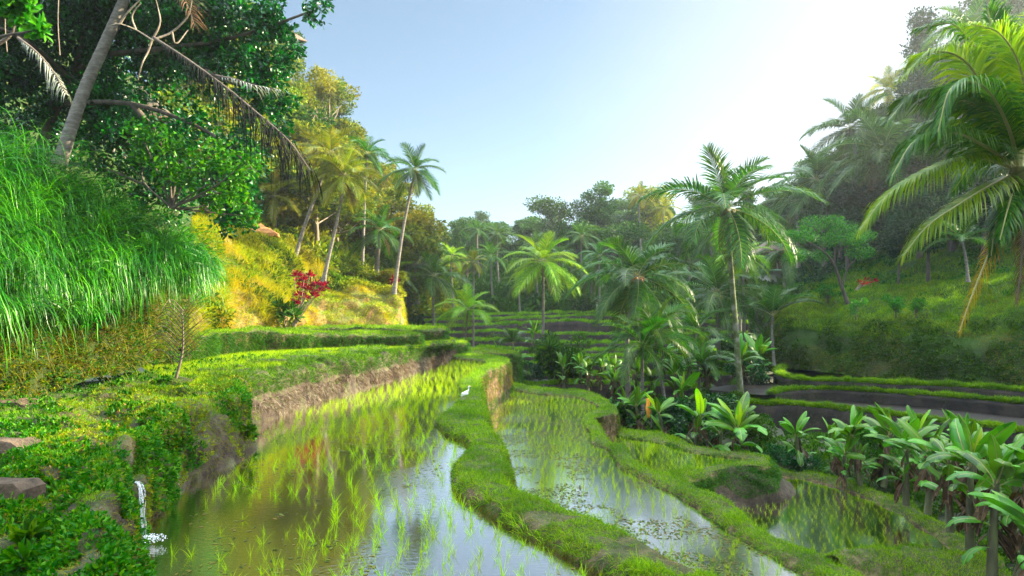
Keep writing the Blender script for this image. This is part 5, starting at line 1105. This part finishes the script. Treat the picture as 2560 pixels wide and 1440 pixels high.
Yw = 8.3; b = U(352, 1338, Yw); root = empty('waterfall', b, 'small white waterfall dropping from the muddy bank into the left paddy', 'waterfall')
W = lambda px, py, d=0: U(px, py, Yw+d)-b
for k in range(9):
    off = rng.normal()*.018; wd = rng.uniform(.005, .014); dy = -.02*rng.random()
    P = spline([W(312+4*k,1206,.28)+[off,0,-.02], W(338,1203,.08)+[off,0,0], W(350,1214,-.02)+[off,dy,0], W(354,1245,-.08)+[off*1.2,dy,0], W(355,1290,-.10)+[off*.9,dy,0], W(354,1345,-.12)+[off*1.5,dy,0]], n=34)
    wv = wd*(1+.4*np.sin(np.arange(34)*.5+k*2)); nn = 5; t = np.linspace(-1, 1, nn)
    V = P[:,None]+np.stack([t[None]*wv[:,None], -.012*(1-t[None]**2)*np.ones((34,1)), 0*t[None]*wv[:,None]], 2); V = V.reshape(-1,3); V += (vnoise(V*[25,25,9]+k)*.008)[:,None]*[1,.4,0]
    ob('water_stream', mesh('water_stream', V, gridq(34, nn), M['foam'], True), root)
mb = MB()
for q in range(10): blob(mb, W(322-6*q+4*(q % 2), 1228+9*(q % 3), .12+.10*q), (.10+.05*rng.random(), .16, .10+.03*rng.random()), 10, 0, .5)
ob('mud_lip', mb.mesh('mud_lip', M['mossbank'], True), root)
mb = MB(); wm = mat('spray_white'); p = N(wm[1], 'ShaderNodeBsdfPrincipled'); p.inputs['Base Color'].default_value = (.82,.86,.88,1); p.inputs['Roughness'].default_value = .3; wm[1].links.new(p.outputs[0], wm[2].inputs['Surface'])
for i in range(650):
    q = rng.random()**.6; a = rng.uniform(0, 6.28); r0 = .03+.20*q*(.6+.6*rng.random()); blob(mb, (r0*math.cos(a)*1.3+.10*q, -.14+r0*math.sin(a)*.8, .003+.05*rng.random()*(1-q)**2), np.array([.010, .008, .004])*(.4+.7*rng.random()), 4)
ob('foam', mb.mesh('foam', wm[0], True), root)
# ------------------------------------------------------------------ stone steps at the left edge
root = empty('stone_steps', G(20, 1200, .4), 'worn stone steps going down beside the left bank', 'steps')
b = G(20, 1200, .4)
for (x0, x1, y0, z, d) in [(-260,92,1000,1.29,.5), (-260,84,1097,1.15,.42), (-260,92,1200,1.0,.4)]:
    p = G((x0+x1)/2, y0, z); w = (x1-x0)*p[1]/F; mb = MB(); nn = 14
    xs = np.linspace(-w/2, w/2, nn); ys = np.linspace(-d/2, d/2, 5); XX, YY = np.meshgrid(xs, ys); top = np.stack([XX, YY, 0*XX], 2); top[...,2] += .035*vnoise(top.reshape(-1,3)*4+z).reshape(XX.shape); top[...,1] += .05*vnoise(top.reshape(-1,3)*[4,0,0]+z).reshape(XX.shape); top[:,-1,2] -= .08; top[:,-1,0] -= .06*rng.random()
    bt = top.copy(); bt[...,2] -= .35; mb.add(top.reshape(-1,3), gridq(5, nn))
    fr = np.stack([top[0]+[0,0,0], top[0]+[0,-.015,-.03], bt[0]]); mb.add(fr.reshape(-1,3), gridq(3, nn)); sd = np.stack([top[:,-1], bt[:,-1]]); mb.add(sd.reshape(-1,3), gridq(2, 5))
    ob('step', mb.mesh('step', M['stone'], True), root, p-b)
for i, (px, py, w, lab) in enumerate([(40,985,60,'flat paving stone at the top of the steps'), (95,968,50,'paving stone half sunk in grass above the steps'), (130,960,40,'small paving stone further along the path')]):
    p = G(px, py, 1.22); mb = MB(); blob(mb, (0,0,0), (w*p[1]/F*.6, .22, .05), 12, 0, .15); prop(ob('paving_stone', mb.mesh('paving_stone', M['stone'], True), loc=p), lab, 'stone')
# bigger leafy plants on the near bank
def herb(px, py, z, n, L, lab, m='herb', asp=.35, up=.5):
    p = G(px, py, z); D = unit(R3(n)*[1, 1, .5]+[.1, -.3, up]); V, T = leaves(D*.02, D, L*(.7+.5*rng.random(n)), L*asp, .2)
    prop(ob('leafy_plant', mesh('leafy_plant', V, T, M[m]), loc=p), lab, 'plant')
for a in [(440,990,1.05,40,.24,'dark leafy plant hanging over the bank edge'), (500,1010,.95,90,.26,'large bright fern like plant on the bank corner'), (530,1030,.85,70,.24,'lower half of the bright fern like growth'), (465,1078,.75,30,.2,'leafy rosette in the middle of the bank face'), (620,1075,.45,50,.2,'leafy plant at the paddy edge below the terrace corner'),
          (190,1110,.9,26,.2,'leafy plant beside the second stone step'), (330,1035,1.0,24,.16,'young light green plant on the bank top'), (250,1160,.8,30,.16,'leafy plant above the waterfall ledge'), (75,1340,.75,40,.2,'leafy sprig at the lower left corner'), (60,1400,.75,60,.17,'low leafy cluster at the bottom left'), (320,1150,.62,22,.16,'yellow green plant right above the waterfall'), (340,1310,.25,26,.12,'bright moss tuft beside the falling water'), (360,1110,.72,26,.2,'broad leaved light green plant on the bank face')]:
    herb(*a)
# ------------------------------------------------------------------ egret
def egret():
    b = G(1166, 999, .255); root = empty('egret', b, 'white egret with a buff head standing on the grassy bund', 'bird', rz=0)
    wm = mat('egret_feather'); p = N(wm[1], 'ShaderNodeBsdfPrincipled'); p.inputs['Base Color'].default_value = (.8,.79,.76,1); p.inputs['Roughness'].default_value = .7; wm[1].links.new(p.outputs[0], wm[2].inputs['Surface'])
    bm_ = mat('egret_bill'); p = N(bm_[1], 'ShaderNodeBsdfPrincipled'); p.inputs['Base Color'].default_value = (.65,.33,.06,1); bm_[1].links.new(p.outputs[0], bm_[2].inputs['Surface'])
    hm = mat('egret_head'); p = N(hm[1], 'ShaderNodeBsdfPrincipled'); p.inputs['Base Color'].default_value = (.75,.5,.28,1); p.inputs['Roughness'].default_value = .7; hm[1].links.new(p.outputs[0], hm[2].inputs['Surface'])
    mb = MB(); B = spline([(-.17,0,.10),(-.10,0,.15),(-.02,0,.21),(.05,0,.27),(.07,0,.33),(.06,0,.37),(.09,0,.405),(.125,0,.40)], n=28)
    tube(mb, B, np.interp(np.linspace(0,1,28), [0,.15,.35,.5,.6,.75,.88,1], [.006,.035,.055,.045,.026,.018,.024,.010]), 12); ob('body', mb.mesh('body', wm[0], True), root)
    mb = MB(); blob(mb, (.09,0,.412), (.03,.022,.022), 10); ob('head', mb.mesh('head', hm[0], True), root)
    mb = MB(); tube(mb, [(.11,0,.408),(.15,0,.402),(.185,0,.395)], [.008,.006,.001], 6); ob('bill', mb.mesh('bill', bm_[0], True), root)
    for s in (-1, 1):
        mb = MB(); blob(mb, (-.045,s*.035,.185), (.11,.018,.045), 10); o = ob('wing', mb.mesh('wing', wm[0], True), root, rot=(0,0,0))
        mb = MB(); tube(mb, [(-.01,s*.02,.17),(.0,s*.02,.09),(-.01,s*.02,0),(.03,s*.02,-.0)], .005, 5); ob('leg', mb.mesh('leg', M['bark'], True), root)
    root.scale = (1.0,)*3
egret()
# ------------------------------------------------------------------ pavilion, shrine, thatched huts, cloth
M['roof'] = rockmat('brown_roof_tiles', [(.3, (.08,.05,.035)), (.7, (.17,.11,.08))], 6, .8, .4)
M['plaster'] = rockmat('pale_plaster', [(.3, (.35,.33,.28)), (.7, (.5,.47,.4))], 1, .8, .1)
M['redwood'] = rockmat('red_brown_wood', [(.3, (.2,.06,.04)), (.7, (.32,.12,.08))], 3, .7, .2)
M['ledge'] = rockmat('pale_green_ledge', [(.3, (.18,.3,.2)), (.7, (.28,.4,.3))], 2, .7, .1)
M['dark'] = rockmat('shaded_opening', [(.3, (.02,.02,.02)), (.7, (.04,.035,.03))], 2, .9, .1)
M['thatch'] = rockmat('grey_thatch', [(.3, (.05,.036,.022)), (.7, (.16,.115,.07))], 4, .95, .9, 30, .3)
b = U(1950, 760, 88); root = empty('pavilion', b, 'two storey open pavilion with a brown hipped roof and red railing behind the palms', 'building')
mb = MB(); box(mb, (0,0,2.2), (5.6,4,4.4)); ob('wall', mb.mesh('wall', M['plaster']), root)
mb = MB(); box(mb, (0,-.3,4.5), (6.6,5.4,.28)); ob('balcony_floor', mb.mesh('balcony_floor', M['ledge']), root)
mb = MB(); box(mb, (0,.8,5.7), (4.4,2.2,2.2)); ob('room', mb.mesh('room', M['dark']), root)
for x in (-3,-1.5,0,1.5,3):
    mb = MB(); box(mb, (x,-2.8,5.75), (.16,.16,2.2)); ob('post', mb.mesh('post', M['plaster']), root)
mb = MB(); box(mb, (0,-2.9,5.5), (6.2,.06,.08)); box(mb, (0,-2.9,4.8), (6.2,.05,.06))
for k in range(25): box(mb, (-3+k*.25,-2.9,5.15), (.04,.04,.66))
ob('railing', mb.mesh('railing', M['redwood']), root)
mb = MB(); mb.add([[-4.2,-3.6,6.8],[4.2,-3.6,6.8],[4.2,2.9,6.8],[-4.2,2.9,6.8],[-1.8,-.3,8.7],[1.8,-.3,8.7],[-4.2,-3.6,6.65],[4.2,-3.6,6.65],[4.2,2.9,6.65],[-4.2,2.9,6.65]], [[0,1,5,4],[2,3,4,5],[0,6,7,1],[6,9,8,7]]); mb.add([[4.2,-3.6,6.8],[4.2,2.9,6.8],[1.8,-.3,8.7]], [[0,1,2]]); mb.add([[-4.2,-3.6,6.8],[-4.2,2.9,6.8],[-1.8,-.3,8.7]], [[0,2,1]])
ob('roof', mb.mesh('roof', M['roof']), root)
b = U(1500, 800, 76); root = empty('shrine', b, 'tiny white shrine posts on a pale plinth above the far terraces', 'shrine'); mb = MB(); box(mb, (0,0,.25), (1.0,.8,.5)); ob('plinth', mb.mesh('plinth', M['plaster']), root)
for x in (-.35,.35):
    for y in (-.25,.25): mb = MB(); box(mb, (x,y,1.3), (.1,.1,1.6)); ob('post', mb.mesh('post', M['plaster']), root)
mb = MB(); box(mb, (0,0,2.15), (1.1,.9,.1)); box(mb, (0,0,2.3), (.7,.6,.2)); ob('roof', mb.mesh('roof', M['thatch']), root)
def hut(px, py, Y, w, rh, label, wallh=2.2, thick=.18, rz=0.3, sq=.6, rm='thatch'):
    b = U(px, py, Y); root = empty('thatched_hut', b, label, 'hut', rz=rz); mb = MB()
    for sx in (-1, 1):
        for sy in (-1, 1): m2 = MB(); tube(m2, [(sx*w*.32, sy*w*.32, 0), (sx*w*.32, sy*w*.32, wallh)], .06, 6); ob('post', m2.mesh('post', M['bark_pale'], True), root)
    n = 24 if sq > .3 else 4; a = np.linspace(0, 2*pi, n, endpoint=False)+(.785 if n == 4 else 0); rows = []
    for rr, zz in ((w*.62, wallh-.1), (w*.41, wallh+rh*.3), (w*.2, wallh+rh*.64), (.03, wallh+rh)):
        c = np.sign(np.cos(a))*np.abs(np.cos(a))**sq; s_ = np.sign(np.sin(a))*np.abs(np.sin(a))**sq; rows.append(np.stack([c*rr, s_*rr, zz+0*a+.03*rng.normal(size=n)], 1))
    V = np.concatenate(rows); Q = [[i*n+j, i*n+(j+1)%n, (i+1)*n+(j+1)%n, (i+1)*n+j] for i in range(3) for j in range(n)]
    V2 = V.copy(); V2[:n,2] -= thick; mb.add(V, Q); mb.add(V2[:n].tolist()+V[:n].tolist(), [[j, (j+1)%n, n+(j+1)%n, n+j] for j in range(n)]); mb.add(V2[:n], [list(range(n))] if False else [[0, j, j+1] for j in range(1, n-1)])
    ob('roof', mb.mesh('roof', M[rm]), root)
hut(352, 395, 26, 2.4, 1.4, 'rounded thatched hut roof glimpsed through the shady tree', 1.6)
hut(662, 150, 66, 5.4, 3.0, 'thatched roof peak sticking out of the foliage at the top of the left hill', 2.0, .1, .75, sq=.2)
M['orange_roof'] = rockmat('orange_brown_roof', [(.3, (.28,.10,.03)), (.7, (.45,.2,.06))], 5, .9, .6)
hut(650, 640, 41, 1.9, .55, 'little rustic shelter with an orange brown roof at the wood edge', 1.5, rm='orange_roof')
b = U(1621, 1028, 31); mb = MB(); v = []; M['cloth'] = rockmat('orange_cloth', [(.4, (.55,.2,.02)), (.6, (.75,.3,.03))], 6, .8, .1)
for i in range(15):
    t = i/14
    for k in range(4): v.append([(-.12+.08*k)*(1-.2*t)+.03*math.sin(t*9+k), .03*math.sin(k*2+t*5), .62-t*.95])
mb.add(v, gridq(15, 4)); o = ob('hanging_cloth', mb.mesh('hanging_cloth', M['cloth'], True), loc=b); prop(o, 'orange cloth strip hanging beside the thin palm trunk', 'cloth')
sol = o.modifiers.new('thick', 'SOLIDIFY'); sol.thickness = .012
mb = MB(); tube(mb, [(0,0,-.8),(0.02,0,.2),(0,0,.68)], .02, 6); prop(ob('cloth_pole', mb.mesh('cloth_pole', M['bark_pale'], True), loc=U(1628, 1028, 31)), 'thin pole holding the orange cloth strip', 'pole')

# ------------------------------------------------------------------ air, sky, sun, camera
SUN_AZ, SUN_EL = math.radians(SUNAZ), math.radians(SUNEL)       # azimuth clockwise from straight ahead
w = bpy.data.worlds.new('World'); S.world = w; w.use_nodes = True; nt = w.node_tree; nt.nodes.clear()
out = nt.nodes.new('ShaderNodeOutputWorld'); bg = nt.nodes.new('ShaderNodeBackground'); sky = nt.nodes.new('ShaderNodeTexSky')
sky.sky_type = 'NISHITA'; sky.sun_disc = False; sky.sun_elevation = SUN_EL; sky.sun_rotation = SUN_AZ; sky.air_density = AIR; sky.dust_density = DUST; sky.ozone_density = OZ; sky.altitude = 300
hs = nt.nodes.new('ShaderNodeHueSaturation'); hs.inputs['Saturation'].default_value = SKYSAT; nt.links.new(sky.outputs[0], hs.inputs['Color'])
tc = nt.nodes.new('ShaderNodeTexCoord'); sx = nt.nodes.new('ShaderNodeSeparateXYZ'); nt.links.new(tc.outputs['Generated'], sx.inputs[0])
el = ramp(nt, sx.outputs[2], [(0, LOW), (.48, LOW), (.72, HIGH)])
az = N(nt, 'ShaderNodeVectorMath', operation='DOT_PRODUCT'); nt.links.new(tc.outputs['Generated'], az.inputs[0]); az.inputs[1].default_value = (.92, .3, -.25)
cl = noise_node(nt, 2.2, 5, .6, tc.outputs['Generated'])
vz = math_node(nt, 'ADD', az.outputs['Value'], math_node(nt, 'MULTIPLY', math_node(nt, 'SUBTRACT', cl.outputs[0], .5), .25))
veil = ramp(nt, vz, [(.24, 0), (.86, .95)])
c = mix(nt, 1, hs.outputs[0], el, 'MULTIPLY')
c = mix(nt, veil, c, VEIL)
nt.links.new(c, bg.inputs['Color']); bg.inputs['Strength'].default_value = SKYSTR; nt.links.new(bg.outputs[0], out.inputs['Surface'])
sd = bpy.data.lights.new('sun', 'SUN'); sd.energy = SUNSTR; sd.angle = math.radians(.6); sd.color = (1, .86, .60)
so = bpy.data.objects.new('sun', sd); C.objects.link(so)
dv = Vector((math.sin(SUN_AZ)*math.cos(SUN_EL), math.cos(SUN_AZ)*math.cos(SUN_EL), math.sin(SUN_EL)))
so.rotation_euler = dv.to_track_quat('Z', 'Y').to_euler(); so.location = (60, 20, 60)
if HAZE > 0:
    hm, nt, out = mat('haze'); v = nt.nodes.new('ShaderNodeVolumePrincipled'); v.inputs['Color'].default_value = (.86,.92,.95,1); v.inputs['Density'].default_value = HAZE; v.inputs['Anisotropy'].default_value = ANI
    nt.links.new(v.outputs[0], out.inputs['Volume']); mb = MB(); box(mb, (0, 170, 28), (720, 470, 72)); prop(ob('haze', mb.mesh('haze', hm)), 'pale morning haze filling the valley', 'haze', kind='stuff')
cam = bpy.data.cameras.new('camera'); co = bpy.data.objects.new('camera', cam); C.objects.link(co); S.camera = co
co.location = (0, 0, CZ); co.rotation_euler = (math.radians(90), 0, 0); cam.sensor_width = 36; cam.lens = 36*F/2560; cam.shift_y = (HY-720)/2560; cam.clip_end = 2000; cam.clip_start = .05
S.view_settings.view_transform = 'Standard'; S.view_settings.look = 'None'; S.view_settings.exposure = EXPO; S.view_settings.gamma = 1
S.render.engine = 'CYCLES'; S.cycles.max_bounces = 6; S.cycles.diffuse_bounces = 3; S.cycles.transmission_bounces = 4; S.cycles.transparent_max_bounces = 8; S.cycles.volume_bounces = 0
